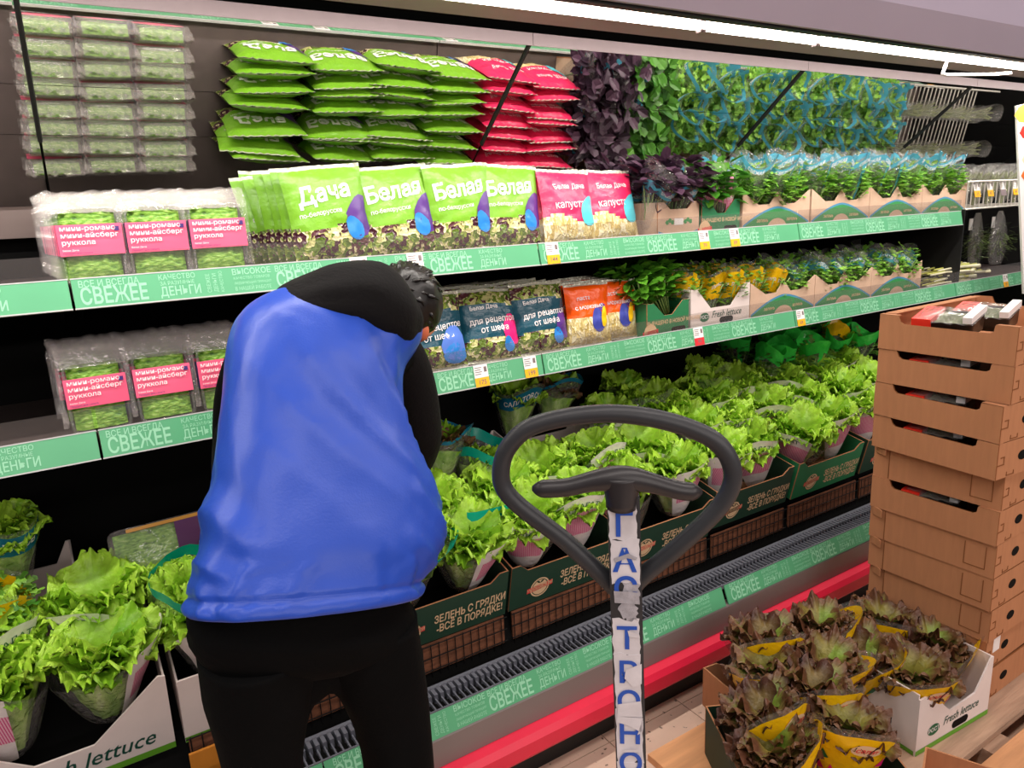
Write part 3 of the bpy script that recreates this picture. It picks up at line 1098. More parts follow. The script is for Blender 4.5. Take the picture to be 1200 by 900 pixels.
# ------------------------------------------------------------------ herbs
def cluster_mb(b, n, R0, zc, hz, lw, ll, cols, rnd, droop=.6, shape='herb'):
    for _ in range(n):
        a, r = rnd.uniform(0, 2 * pi), R0 * sqrt(rnd.random())
        z = zc + rnd.uniform(-hz, hz) * sqrt(max(0.05, 1 - (r / R0) ** 2))
        ln, wd = ll * rnd.uniform(.7, 1.2), lw * rnd.uniform(.7, 1.2)
        d = Vector((cos(a) * (r / R0 + .2), sin(a) * (r / R0 + .2), rnd.uniform(-.3, droop))).normalized()
        sd = d.cross(Vector((rnd.uniform(-.4, .4), rnd.uniform(-.4, .4), 1))).normalized()
        up = sd.cross(d)
        o = Vector((r * cos(a), r * sin(a), z))
        c = mixc(cols[0], cols[1], rnd.random())
        if shape == 'broad':
            pts = [o, o + d * ln * .3 + sd * wd * .8 + up * .1 * ln, o + d * ln * .7 + sd * wd * .75 + up * .02 * ln, o + d * ln - up * .12 * ln, o + d * ln * .7 - sd * wd * .75 + up * .02 * ln, o + d * ln * .3 - sd * wd * .8 + up * .1 * ln, o + d * ln * .5 + up * -.05 * ln]
            b.add(pts, [(0, 1, 6), (1, 2, 6), (2, 3, 6), (3, 4, 6), (4, 5, 6), (5, 0, 6)], 0, c)
        else:
            pts = [o, o + d * ln * .45 + sd * wd, o + d * ln * .55 + sd * wd * .35, o + d * ln * .9 + sd * wd * .6, o + d * ln, o + d * ln * .9 - sd * wd * .6, o + d * ln * .55 - sd * wd * .35, o + d * ln * .45 - sd * wd]
            pts = [p + up * rnd.uniform(-.15, .15) * wd for p in pts]
            b.add(pts, [(0, 1, 2), (0, 2, 6), (0, 6, 7), (2, 3, 4), (2, 4, 6), (4, 5, 6)], 0, c)


def make_herb(kind, hcols, band, H_=.275, rt=.078, words='СВЕЖАЯ', shape='herb', n=280, lw=.015, ll=.032, name='herb_bag', cat='herbs', lmat=None, cover=True, bandv=(.83, .91), zc=.165):
    def fn(label, group):
        rnd = random.Random(kind + 40)
        t = thing(name, label, cat, group=group)
        b = MB()
        cluster_mb(b, n, rt * .98, zc, .085, lw, ll, hcols, rnd, .6, shape)
        stuff(b.build('leaves', lmat or HERB, t, False, True))
        b = MB()
        for i in range(16):
            a = i * 2.4
            r = .02 + .02 * (i % 3) / 3
            b.tube([(r * .5 * cos(a), r * .5 * sin(a), .004), (r * cos(a), r * sin(a), .07), (r * 2 * cos(a), r * 2 * sin(a), .15)], .0022, 5)
        stuff(b.build('stems', STEM, t, True))
        if cover:
            b = MB()

            def mi(u, v):
                th = (u - .5) * 2 * pi
                if bandv[0] < v < bandv[1]:
                    return 1
                if abs(th - .5) < .12 and v > .3:
                    return 1
                return 0
            P = sleeve_mb(b, H_, .028, rt, mi, lambda th: 1 + .10 * sin(th * 2 + kind), 36, 14, kind, .85)
            sl = b.build('sleeve', [CLEARF, band], t, True)
            b = MB()

            def onP(x, y):
                p = Vector(P((x / (rt * .95)) / (2 * pi) + .5, y / H_))
                return p + Vector((p.x, p.y, 0)).normalized() * .0016
            for sgn in (-.8, .55):
                b.text(words, .020, lambda a, c: onP(a + sgn * rt, c + H_ * (bandv[0] + bandv[1]) / 2), 0, 0, .012, 'CENTER', 1, .9)
            stuff(b.build('lettering', WHITEP, sl))
        return t
    return fn


PARS = (lin(84, 146, 34), lin(160, 212, 84))
BASG = (lin(50, 110, 20), lin(110, 180, 50))
PURB = (lin(44, 26, 44), lin(92, 62, 84))
SPIN = (lin(44, 110, 24), lin(96, 160, 44))
ARUG = (lin(60, 120, 30), lin(130, 180, 60))
HB = [Kind(make_herb(k, PARS, CYANF)) for k in range(3)]
HBS = [Kind(make_herb(k + 3, PARS, CYANF, .20, .062, bandv=(.74, .88), n=220, zc=.125)) for k in range(3)]
PB = [Kind(make_herb(k + 6, PURB, CYANF, .22, .085, 'БАЗИЛИК', 'broad', 130, .024, .055, 'purple_basil', 'basil', bandv=(.60, .70), zc=.175)) for k in range(2)]
SP = [Kind(make_herb(k + 9, SPIN, SLEEVEP, .21, .066, 'ШПИНАТ', 'broad', 70, .026, .060, 'spinach_bag', 'spinach', bandv=(.40, .66), zc=.15)) for k in range(2)]
GB = Kind(make_herb(12, BASG, YELF, .21, .08, '', 'broad', 240, .022, .052, 'green_basil', 'basil', cover=False, zc=.135))
AR = [Kind(make_herb(k + 14, ARUG, YELF, .19, .06, 'руккола', 'herb', 130, .012, .034, 'arugula_bag', 'arugula', bandv=(.45, .95), zc=.13)) for k in range(2)]


# ================================================================== cardboard crates
def crate_maker(name, w_, d_, h_, front, side, outer, inner, prints, cat='crate', bottom=True):
    """cardboard crate: front / back panel outline, side outline, base; prints(b_front) draw on the front face"""
    def fn(label, group):
        t = thing(name, label, cat, group=group)
        th = .0045
        fr = MB().prism(front(w_, h_), (0, -d_ / 2, 0), (1, 0, 0), (0, 0, 1), th, 0, 1).build('front_panel', [outer, inner], t)
        MB().prism(front(w_, h_), (0, d_ / 2 - th, 0), (1, 0, 0), (0, 0, 1), th, 0, 1).build('back_panel', [outer, inner], t)
        for s in (-1, 1):
            MB().prism(side(d_ - 2 * th, h_), (s * w_ / 2 if s < 0 else w_ / 2 - th, 0, 0), (0, 1, 0), (0, 0, 1), -th, 0, 1).build('side_panel', [outer, inner], t)
        MB().box(-w_ / 2 + th, -d_ / 2 + th, 0, w_ / 2 - th, d_ / 2 - th, th).build('base_panel', inner, t)
        for pname, mats, draw in prints(w_, d_, h_):
            b = MB()
            draw(b)
            stuff(b.build(pname, mats, fr))
        return t
    return fn


def f_rect(w_, h_):
    return [(-w_ / 2, 0), (w_ / 2, 0), (w_ / 2, h_), (-w_ / 2, h_)]


def f_notch(w_, h_, dip=.7, corner=.055, slope=.05):
    a, c = w_ / 2, h_ * dip
    return [(-a, 0), (a, 0), (a, h_), (a - corner, h_), (a - corner - slope, c), (-a + corner + slope, c), (-a + corner, h_), (-a, h_)]


def f_white(w_, h_):
    a = w_ / 2
    return [(-a, 0), (a, 0), (a, h_ * .98), (a - .015, h_), (a - .16, h_ * .42), (-a + .16, h_ * .42), (-a + .015, h_), (-a, h_ * .98)]


def f_zig(w_, h_):
    a = w_ / 2
    return [(-a, 0), (a, 0), (a, h_), (a * .55, h_ * .66), (a * .22, h_ * .66), (0, h_ * .97), (-a * .22, h_ * .66), (-a * .55, h_ * .66), (-a, h_)]


def hole(b, x, z, w_, h_, y, mi):
    pts = [(x + (w_ / 2 - h_ / 2) * sg + h_ / 2 * cos(a), z + h_ / 2 * sin(a)) for sg, a0 in ((1, -90), (-1, 90)) for a in [radians(a0 + 30 * i) for i in range(7)]]
    b.prism(pts, (0, y, 0), (1, 0, 0), (0, 0, 1), .0004, mi)


def pr_green(w_, d_, h_):
    y = -d_ / 2 - .0008
    f = plane_fn((0, y, 0), (1, 0, 0), (0, 0, 1))

    def words(b):
        b.text('ЗЕЛЕНЬ С ГРЯДКИ\n-ВСЁ В ПОРЯДКЕ!', .038, lambda a, c: f(a + .092, c + h_ * .34), 0, 0, .02, 'CENTER', .95, .68)

    def logo(b):
        cx, cz, r = -.105, h_ * .34, .036
        ring = [(cx + r * cos(i * pi / 14), cz + r * sin(i * pi / 14)) for i in range(28)]
        rin = [(cx + r * .86 * cos(i * pi / 14), cz + r * .86 * sin(i * pi / 14)) for i in range(28)]
        for i in range(28):
            j = (i + 1) % 28
            b.add([f(*ring[i]), f(*ring[j]), f(*rin[j]), f(*rin[i])], [(0, 1, 2, 3)], 0)
        rin2 = [(cx + r * .78 * cos(i * pi / 14), cz + r * .78 * sin(i * pi / 14)) for i in range(28)]
        b.add([f(*p) for p in rin2], [tuple(range(28))], 0)
        b.add([f(cx - .048, cz - .012), f(cx + .048, cz - .004), f(cx + .048, cz + .014), f(cx - .048, cz + .006)], [(0, 1, 2, 3)], 1)
        g_ = plane_fn((0, y - .0006, 0), (1, 0, 0), (0, 0, 1))
        b.text('МОСКОВСКИЙ', .016, lambda a, c: g_(cx + a, cz + .001 + c + a * .08), 0, 0, .012, 'CENTER', 1, .82)
        for s in (-1, 1):
            b.add([g_(cx, cz + .016), g_(cx + s * .010, cz + .020), g_(cx + s * .013, cz + .028), g_(cx + s * .003, cz + .024)], [(0, 1, 2, 3) if s > 0 else (3, 2, 1, 0)], 2)
    return [('slogan', CREAMP, words), ('emblem', [CREAMP, REDP, CGREEN], logo)]


def pr_newmoscow(w_, d_, h_):
    y = -d_ / 2 - .0008
    f = plane_fn((0, y, 0), (1, 0, 0), (0, 0, 1))

    def words(b):
        b.text('ВЫРАЩЕНО В НОВОЙ МОСКВЕ', .019, lambda a, c: f(a + .03, c + h_ * .42), 0, 0, .015, 'CENTER', 1, .9)

    def extra(b):
        cx, cz, r = -.085, h_ * .18, .030
        b.add([f(cx + r * cos(i * pi / 12), cz + r * sin(i * pi / 12)) for i in range(24)], [tuple(range(24))], 0)
        b.add([f(cx - .036, cz - .010), f(cx + .036, cz - .004), f(cx + .036, cz + .010), f(cx - .036, cz + .004)], [(0, 1, 2, 3)], 1)
        hole(b, .05, h_ * .16, .07, .022, y, 2)
    return [('slogan', CREAMP, words), ('emblem', [CREAMP, REDP, DARK], extra)]


def pr_white(big=True):
    def pr(w_, d_, h_):
        y = -d_ / 2 - .0008
        f = plane_fn((0, y, 0), (1, 0, 0), (0, 0, 1))

        def words(b):
            z = h_ * (.25 if big else .33)
            b.text('Fresh lettuce', .062 if big else .036, lambda a, c: f(a + (.035 if big else .03), c + z), 0, .35, .008, 'CENTER', 1, .86)

        def stripe(b):
            b.add([f(-w_ / 2, .001), f(w_ / 2, .001), f(w_ / 2, h_ * .085), f(-w_ / 2, h_ * .085)], [(0, 1, 2, 3)], 0)
            if not big:
                cx, cz, kk = -w_ * .28, h_ * .30 + (.02 if w_ > .4 else 0), (1.6 if w_ > .4 else 1)
                b.add([f(cx + .026 * kk * cos(i * pi / 12), cz + .017 * kk * sin(i * pi / 12)) for i in range(24)], [tuple(range(24))], 1)
                g_ = plane_fn((0, y - .0006, 0), (1, 0, 0), (0, 0, 1))
                b.text('РОСТ', .018 * kk, lambda a, c: g_(cx + a, cz + c), 2, 0, .012)
                hole(b, .03, h_ * .17, .075, .024, y, 3)
        return [('lettering', INKG, words), ('stripe_print', [LIMEP, GREENP, WHITEP, DARK], stripe)]
    return pr


def pr_wave(w_, d_, h_):
    y = -d_ / 2 - .0008
    f = plane_fn((0, y, 0), (1, 0, 0), (0, 0, 1))

    def wave(b):
        for m_, top, up in ((1, .60, 0), (0, .545, -.0005)):
            g_ = plane_fn((0, y + up, 0), (1, 0, 0), (0, 0, 1))
            n = 20
            for i in range(n):
                x0, x1 = -w_ * .49 + w_ * .98 * i / n, -w_ * .49 + w_ * .98 * (i + 1) / n
                zz = lambda x: max(.004, h_ * (top - 1.35 * abs(abs(x) / w_ - .0) ** 1.6))
                b.add([g_(x0, .003), g_(x1, .003), g_(x1, zz(x1)), g_(x0, zz(x0))], [(0, 1, 2, 3)], m_)
        hump = [(.06 * cos(i * pi / 12), .003 + .042 * sin(i * pi / 12)) for i in range(13)]
        g_ = plane_fn((0, y - .0012, 0), (1, 0, 0), (0, 0, 1))
        b.add([g_(*p) for p in hump], [tuple(range(13))], 2)
        for s in (-1, 1):
            b.text('зелень', .020, lambda a, c: g_(s * w_ * .22 + a, h_ * .26 + c), 3, .2, .006)
    return [('wave_print', [WAVEG, WAVEB, KRAFTL, CREAMP], wave)]


def pr_leafkraft(w_, d_, h_):
    y = -d_ / 2 - .0008
    f = plane_fn((0, y, 0), (1, 0, 0), (0, 0, 1))

    def pic(b):
        for s in (-1, 1):
            for k in range(3):
                cx, cz = s * (.032 + .013 * k), h_ * (.44 + .05 * (k % 2))
                b.add([f(cx + .010 * cos(i * pi / 5) * (1 if i % 2 else .7), cz + .008 * sin(i * pi / 5)) for i in range(10)], [tuple(range(10))], 0)
        b.add([f(-.022, h_ * .36), f(.022, h_ * .36), f(.022, h_ * .54), f(-.022, h_ * .54)], [(0, 1, 2, 3)], 1)
        n = 12
        for i in range(n):
            x0, x1 = -w_ * .49 + w_ * .98 * i / n, -w_ * .49 + w_ * .98 * (i + 1) / n
            zz = lambda x: h_ * (.06 + .16 * (2 * abs(x) / w_) ** 1.5)
            b.add([f(x0, .002), f(x1, .002), f(x1, zz(x1)), f(x0, zz(x0))], [(0, 1, 2, 3)], 2)
    return [('leaf_print', [WAVEG, WHITEP, WAVEB], pic)]


GC = Kind(crate_maker('lettuce_crate', .432, .50, .165, lambda a, h: f_notch(a, h, .84, .03, .03), f_rect, CGREEN, KRAFT, pr_green))
GCM = Kind(crate_maker('lettuce_crate', .432, .50, .165, lambda a, h: f_notch(a, h, .84, .03, .03), f_rect, CGREENL, KRAFT, pr_green))
WC = Kind(crate_maker('lettuce_crate', .435, .50, .235, f_white, lambda a, h: f_rect(a, h * .9), CWHITE, CWHITE, pr_white(True)))
WCB = Kind(crate_maker('lettuce_crate', .435, .50, .20, lambda a, h: f_notch(a, h, .84, .05, .05), lambda a, h: f_rect(a, h * .9), CWHITE, CWHITE, pr_white(False)))
WCS = Kind(crate_maker('lettuce_crate', .32, .40, .155, lambda a, h: f_notch(a, h, .50, .03, .075), f_rect, CWHITE, CWHITE, pr_white(False)))
NC = Kind(crate_maker('lettuce_crate', .34, .30, .15, lambda a, h: f_notch(a, h, .66, .05, .06), f_rect, CGREEN, KRAFT, pr_newmoscow))
HC = Kind(crate_maker('herb_crate', .40, .42, .15, f_zig, lambda a, h: f_rect(a, h * .8), KRAFTL, KRAFTL, pr_wave))
KC = Kind(crate_maker('herb_crate', .205, .42, .125, lambda a, h: f_notch(a, h, .8, .03, .03), lambda a, h: f_rect(a, h), KRAFTL, KRAFT, pr_leafkraft))
GHC = Kind(crate_maker('herb_crate', .20, .42, .125, lambda a, h: f_notch(a, h, .62, .03, .05), lambda a, h: f_rect(a, h), CGREENL, KRAFT, pr_newmoscow))
U = lambda a: RND.uniform(-a, a)

# upper shelf: purple basil, spinach, then the blue-banded herbs
KC((1.905, 2.12, ZU + .001), (0, 0, .02), 'pale kraft crate with leaf print under purple basil', 'herb crates on the upper shelf')
GHC((2.125, 2.12, ZU + .001), (0, 0, 0), 'mid green herb crate on upper shelf under spinach bags', 'herb crates on the upper shelf')
for r in range(3):
    for c in range(2):
        PB[(r + c) % 2]((1.825 + c * .115, 1.98 + r * .13, ZU + .02 + .012), (radians(16), U(.12), U(1)), f'bunch of dark purple basil, {["left", "right"][c]} of its pair, {["front", "middle", "back"][r]} row of the crate', 'purple basil on the upper shelf')
for r in range(3):
    for c in range(2):
        SP[(r + c) % 2]((2.085 + c * .09, 1.965 + r * .13, ZU + .035), (radians(8), U(.1), U(.7)), f'spinach bag with pink band, {["left", "right"][c]} of its pair, {["front", "middle", "back"][r]} row of green crate', 'spinach bags on the upper shelf')
ux_ = [2.44, 2.85, 3.26, 3.655]
wn = ['first', 'second', 'third', 'last']
for k, x in enumerate(ux_):
    HC((x, 2.12, ZU + .001), (0, 0, U(.02)), f'pale kraft herb crate with green wave on upper shelf, {wn[k]} of four from left', 'wave printed crates on the upper shelf')
    for r in range(3):
        for c in range(3):
            HB[(r + c + k) % 3]((x - .122 + c * .122, 2.0 + r * .105, ZU + .014), (radians(12 + U(6)), U(.1), U(.5)),
                                f'parsley bag, {["left", "middle", "right"][c]} of {["front", "middle", "back"][r]} row in {wn[k]} wave crate on upper shelf', 'blue-banded parsley on the upper shelf')
# middle shelf
GHC((1.865, 2.12, ZM + .001), (0, 0, -.02), 'mid green herb crate on middle shelf under leafy green basil')
for r in range(2):
    for c in range(2):
        GB((1.815 + c * .10, 1.98 + r * .16, ZM + .065), (radians(20), U(.15), U(2)), f'green basil bunch, {["left", "right"][c]} of {["front", "back"][r]} pair in green crate on middle shelf', 'green basil on the middle shelf')
WCS((2.135, 2.11, ZM + .001), (0, 0, .0), 'white lettuce crate with hand hole on middle shelf, yellow arugula bags inside')
for r in range(2):
    for c in range(3):
        AR[(r + c) % 2]((2.03 + c * .105, 1.99 + r * .16, ZM + .02), (radians(8), U(.15), U(.8)), f'yellow arugula bag, {["left", "middle", "right"][c]} of {["front", "back"][r]} row in white crate, middle shelf', 'arugula bags on the middle shelf')
for k, x in enumerate([2.50, 2.905, 3.31]):
    wn3 = ['first', 'second', 'last'][k]
    HC((x, 2.12, ZM + .001), (0, 0, U(.02)), f'pale kraft herb crate with green wave on middle shelf, {wn3} of three from left', 'wave printed crates on the middle shelf')
    for r in range(2):
        for c in range(3):
            kd = AR[(r + c) % 2] if (k == 0 and c < 2) else HBS[(r + c + k) % 3]
            nm = 'yellow arugula bag' if (k == 0 and c < 2) else 'parsley bag'
            kd((x - .122 + c * .122, 2.0 + r * .15, ZM + .018), (radians(10 + U(6)), U(.12), U(.5)),
               f'{nm}, {["left", "middle", "right"][c]} of {["front", "back"][r]} row in {wn3} wave crate on middle shelf', 'herb bags on the middle shelf')

# ------------------------------------------------------------------ bottom deck, front row
ED = [(-.82, -.38), (-.37, .072), (.087, .53), (.577, 1.012), (1.022, 1.455), (1.462, 1.895), (1.902, 2.335), (2.345, 2.815), (2.825, 3.26)]
cl = ['white lettuce crate cut off by the left edge', 'white lettuce crate printed with green script at bottom left', 'white lettuce crate behind the legs of the stooping person',
      'dark green lettuce crate beside the right hip of the person', 'dark green lettuce crate behind the left side of the truck handle', 'dark green lettuce crate behind the truck handle post',
      'dark green lettuce crate right of the truck handle loop', 'mid green lettuce crate beside the stack of kraft trays', 'dark green lettuce crate half hidden behind the stack of kraft trays', 'dark green lettuce crate hidden far right behind kraft trays']
DA = radians(7)
for k, (a, b_) in enumerate(ED):
    x = (a + b_) / 2
    white = k < 3
    mk = (WCB if k == 2 else WC) if white else (GCM if k == 7 else GC)
    z0 = .372 if white else (.392 if k < 6 else .412)
    y0 = 1.735
    rot = radians(13)
    ctr = (x, y0 + .25 * cos(rot), z0 + .25 * sin(rot))
    mk(ctr, (rot, 0, U(.012)), cl[k], 'lettuce crates along the front of the deck')
    if k == 0:
        continue
    where = ['', 'white script crate at bottom left', 'white crate behind the legs', 'dark green crate beside the hip', 'dark green crate behind left of the handle', 'dark green crate behind the handle post',
             'dark green crate right of the handle', 'mid green crate beside the kraft stack', 'dark green crate behind the kraft stack'][k]
    nr = 2 if k < 6 else 3
    for r in range(nr):
        for c in range(2):
            yy = 1.812 + r * .15
            zz = z0 + .098 + r * (.050 if nr == 2 else .058)
            kd = LTK[(k * 2 + r * 3 + c) % 4]
            kd((x - .105 + c * .212 + U(.012), yy + U(.01), zz + U(.012)), (DA + U(.12), U(.16), U(.35) - .75 * atan2(x, 1.8)),
               f'lime lettuce, {["left", "right"][c]} of {["front", "second", "third"][r]} row in {where}', 'lime lettuces along the front of the deck')
# ------------------------------------------------------------------ wire baskets with cardboard under the front crates
BOARD = mat('basket_board', (122, 74, 50), 0.85, var=0.35, scale=24, stretch=(1, 1, 3), bump=0.3)
for k in range(2, 9):
    a, b_ = ED[k][0] + .004, ED[k][1] - .004
    x = (a + b_) / 2
    t = thing('wire_basket', ['', '', 'black wire basket behind the legs of the person', 'black wire basket under the crate beside the hip', 'black wire basket left of the truck handle post', 'black wire basket behind the truck handle post',
                              'black wire basket under the crate right of the handle', 'black wire basket under the mid green crate', 'black wire basket beside the kraft stack', 'black wire basket hidden behind the kraft stack'][k],
              'basket', (x, 1.72, .262), group='wire baskets under the crates')
    w_ = b_ - a
    MB().box(-w_ / 2 + .006, .012, .0, w_ / 2 - .006, .018, .126).build('cardboard_sheet', BOARD, t)
    b = MB()
    xx = -w_ / 2 + .01
    while xx < w_ / 2:
        b.tube([(xx, .006, 0), (xx, .006, .126)], .0016, 4)
        xx += .0265
    stuff(b.build('upright_wires', BLACK, t))
    for z in (.004, .044, .084, .124):
        MB().tube([(-w_ / 2, .0035, z), (w_ / 2, .0035, z)], .0018, 5).build('cross_wire', BLACK, t)

oc = thing('orange_carton', 'flat orange carton under the white crate at lower left', 'box', (.36, 1.69, .262))
MB().box(-.27, 0, 0, -.07, .008, .105).build('front_panel', mat('orange_card', (206, 128, 40), .6, var=.06), oc)
b = MB()
b.text('чный', .045, lambda a, c: (-.14 + a, -.0015, .068 + c), 0, 0, .012)
stuff(b.build('lettering', INKB, oc))

# ------------------------------------------------------------------ back row of the bottom deck
def make_bagged(kind, metas, n, band, bandv, words, H_=.20, rt=.098, scale=.86, name='salad_sleeve'):
    """a head of leaves in an open clear sleeve with a coloured band"""
    def fn(label, group):
        rnd = random.Random(kind + 77)
        t = thing(name, label, 'lettuce', group=group)
        head_leaves(t, metas, n, rnd, .085, scale, .85)
        b = MB()
        core_mb(b, .028, rt * .82, .008, .150, kind)
        b.build('folded_leaves', COREOAK if metas is OK_LEAVES else CORELEAF, t, True)
        b = MB()
        P = sleeve_mb(b, H_, .036, rt, lambda u, v: 1 if bandv[0] < v < bandv[1] else 0, lambda th: 1 + .16 * cos(th) + .07 * sin(3 * th + kind), 36, 14, kind)
        sl = b.build('sleeve', [CLEARF, band], t, True)
        if words:
            b = MB()

            def onP(x, y):
                p = Vector(P(x / (rt * .95) / (2 * pi) + .5, y))
                return p + Vector((p.x, p.y, 0)).normalized() * .0016
            for sg in (-.7, .6):
                b.text(words, .028, lambda a, c: onP(a + sg * rt, (bandv[0] + bandv[1]) / 2 + c / H_), 0, 0, .015, 'CENTER', 1, .9)
            stuff(b.build('lettering', WHITEP if band is not SLEEVEW else GREENP, sl))
        return t
    return fn


BLUEF = mat('blue_band_film', (30, 120, 160), .25, lucent=.2)
SB = [Kind(make_bagged(k, LT_LEAVES, 24, SLEEVEW, (.50, .80), 'САЛАТ')) for k in range(2)]
BLU = Kind(make_bagged(2, LT_LEAVES, 24, BLUEF, (.66, .90), 'САЛАТОВ'))
RDS = Kind(make_bagged(3, OK_LEAVES[2:4] + LT_LEAVES[:1], 26, BLUEF, (.93, .97), ''))
GCAP = [Kind(make_herb(k + 26, (lin(60, 110, 30), lin(120, 165, 70)), GREENF, .22, .075, '', 'herb', 120, .014, .04, 'salad_sleeve', 'lettuce', bandv=(.72, .97), zc=.12)) for k in range(2)]
YCAP = Kind(make_herb(29, (lin(60, 110, 30), lin(120, 165, 70)), YELF, .22, .075, '', 'herb', 120, .014, .04, 'salad_sleeve', 'lettuce', bandv=(.72, .97), zc=.12))
rr = radians(9)
NC((1.975, 2.235, .585), (rr, 0, .0), 'dark green crate in back row with script about new fields, left of two', 'dark green crates in the back row')
NC((2.375, 2.235, .600), (rr, 0, .0), 'dark green crate in back row beside green-capped bags, right of two', 'dark green crates in the back row')
for k, (x, y, z) in enumerate([(1.76, 2.14, .66), (1.90, 2.17, .665), (2.03, 2.16, .665), (1.96, 2.30, .69)]):
    SB[k % 2]((x, y, z), (radians(14), U(.2), U(1.2)), ['salad sleeve slumped left of the dark green back crate', 'clear salad sleeve at left in dark green back crate', 'salad sleeve with bold band at right in dark green back crate', 'salad sleeve standing at rear of the dark green back crate'][k], 'salad sleeves in the back row')
for k, (x, y, z) in enumerate([(2.33, 2.17, .675), (2.44, 2.26, .69)]):
    SB[k % 2]((x, y, z), (radians(12), U(.2), U(1.2)), ['salad sleeve at front of the right back-row crate', 'salad sleeve at rear of the right back-row crate'][k], 'salad sleeves in the back row')
gc_l = ['first', 'second', 'third', 'fourth', 'fifth']
for k in range(5):
    GCAP[k % 2]((2.66 + k * .175, 2.13 + .03 * (k % 2), .725), (radians(12), U(.1), U(1.5)), f'salad bag with bright green cap, {gc_l[k]} from left in front of back row', 'green-capped salad bags')
    GCAP[(k + 1) % 2]((2.72 + k * .175, 2.31, .755), (radians(8), U(.1), U(1.5)), f'salad bag with bright green cap, {gc_l[k]} from left at the very back', 'green-capped salad bags')
YCAP((3.22, 2.19, .755), (radians(10), .1, .4), 'salad bag with yellow cap among the green-capped bags')
wb = Kind(crate_maker('lettuce_crate', .34, .26, .17, lambda a, h: f_notch(a, h, .62, .012, .03), f_rect, CWHITE, CWHITE, pr_white(False)))
wb((1.565, 2.21, .585), (rr, 0, .02), 'white lettuce crate with hand hole and script seen through the handle loop')
wb((1.165, 2.22, .590), (rr, 0, -.05), 'white lettuce crate right of the person, mostly in shade')
BLU((1.42, 2.31, .745), (radians(10), 0, .3), 'leafy salad with blue lettered band above the white crate')
RDS((1.60, 2.31, .745), (radians(12), .05, .3), 'reddish frilly salad in clear sleeve above the white crate')
RDS((.985, 2.12, .69), (radians(12), .05, 1.3), 'reddish salad in clear sleeve in shade right of the person')
wb((-.245, 2.16, .57), (rr, 0, .02), 'white crate at left edge under the blue-banded red salad')
BLU((-.21, 2.10, .73), (radians(14), 0, -.2), 'red-green salad with blue lettered band at left edge')
AR[0]((-.26, 2.0, .62), (radians(20), .2, .2), 'yellow-banded salad bag at left edge in front of white crate')

# flat clear tray with a purple end label leaning at the back
t = thing('sprout_tray', 'clear wrapped tray of sprouts with purple end label left of the person', 'salad pack', (.135, 2.0, .665), (radians(-20), 0, .04))
b = MB()
o_ = rbox(.25, .175, .02)
k = len(o_)
b.add([(x, -.025, z) for x, z in o_] + [(x * .93, .025, (z - .0875) * .93 + .0875) for x, z in o_], [(j, (j + 1) % k, k + (j + 1) % k, k + j) for j in range(k)] + [tuple(range(k, 2 * k)), tuple(reversed(range(k)))])
b.build('tray', FOILF, t, True)
b = MB()
b.grid(lambda u, v: ((u - .5) * .225, -.016 + .012 * noise.noise((u * 8, v * 7, 1)), .014 + .148 * v), 14, 12)
stuff(b.build('sprouts', GREENLEAVES, t, True))
MB().box(.035, -.0275, .002, .126, -.0262, .172).build('purple_end_label', mat('plum_label', (96, 52, 100), .3), t)
MB().box(-.08, -.028, .163, .126, -.0262, .172).build('gold_edge', mat('gold_print', (214, 150, 60), .35), t)

# teal-banded lettuce bags lying on the front crates
TEAL = [Kind(make_bagged(k + 5, LT_LEAVES, 26, TEALF, (.87, .97), '', .235, .112, .84, 'lettuce_bag')) for k in range(2)]
TEAL[0]((.14, 1.93, .565), (radians(34), .1, .2), 'lettuce bag with teal edge lying left of the person', 'teal-edged lettuce bags')
TEAL[1]((.70, 1.87, .52), (radians(30), -.1, .5), 'lettuce bag with teal edge right of the blue vest', 'teal-edged lettuce bags')
TEAL[0]((1.10, 2.06, .60), (radians(20), -.1, 2.2), 'lettuce bag with teal edge seen through left of the handle loop', 'teal-edged lettuce bags')
TEAL[1]((.93, 1.84, .50), (radians(30), .2, 1.4), 'lettuce bag with teal edge behind left curve of the handle loop', 'teal-edged lettuce bags')

# ================================================================== spring onions, dividers and the wire rack at the far end
t = thing('spring_onions', 'loose yellow-green spring onions lying at right end of middle shelf', 'vegetables', (3.98, 2.0, ZM + .001))
for k in range(30):
    b = MB()
    x0 = -.38 + .016 * (k % 15) + U(.03)
    y0 = -.06 + (k % 6) * .034
    z0 = .014 + .017 * (k // 6)
    b.tube([(x0, y0, z0), (x0 + .15, y0 + U(.02), z0 + .004), (x0 + .30, y0 + U(.04) - .02, z0), (x0 + .34, y0 - .03, z0)], [.004, .006, .008, .012], 6)
    b.build('onion', mat('onion_green', (196, 196, 96), .45, var=.2, scale=12) if k % 3 else mat('onion_white', (226, 222, 190), .45, var=.1, scale=12), t, True)
for k, x in enumerate((3.80, 4.20)):
    d = thing('shelf_divider', ['clear plastic shelf divider behind the spring onions', 'clear plastic shelf divider right of the spring onions'][k], 'divider', (x, 2.2, ZM + .001))
    pts = [(-.16, 0), (.16, 0), (.16, .09)] + [(.12 + .04 * cos(radians(90 * i / 5)), .09 + .04 * sin(radians(90 * i / 5))) for i in range(6)] + [(-.12 + .04 * cos(radians(90 + 90 * i / 5)), .09 + .04 * sin(radians(90 + 90 * i / 5))) for i in range(6)] + [(-.16, .09)]
    MB().prism(pts, (0, 0, 0), (.85, .5, 0), (0, 0, 1), .002).build('pane', GUARD, d)
    MB().tube([Vector((p[0] * .85, p[0] * .5, p[1])) for p in pts[2:]], .0034, 6).build('rim', mat('acrylic_edge', (226, 222, 220), .2), d)

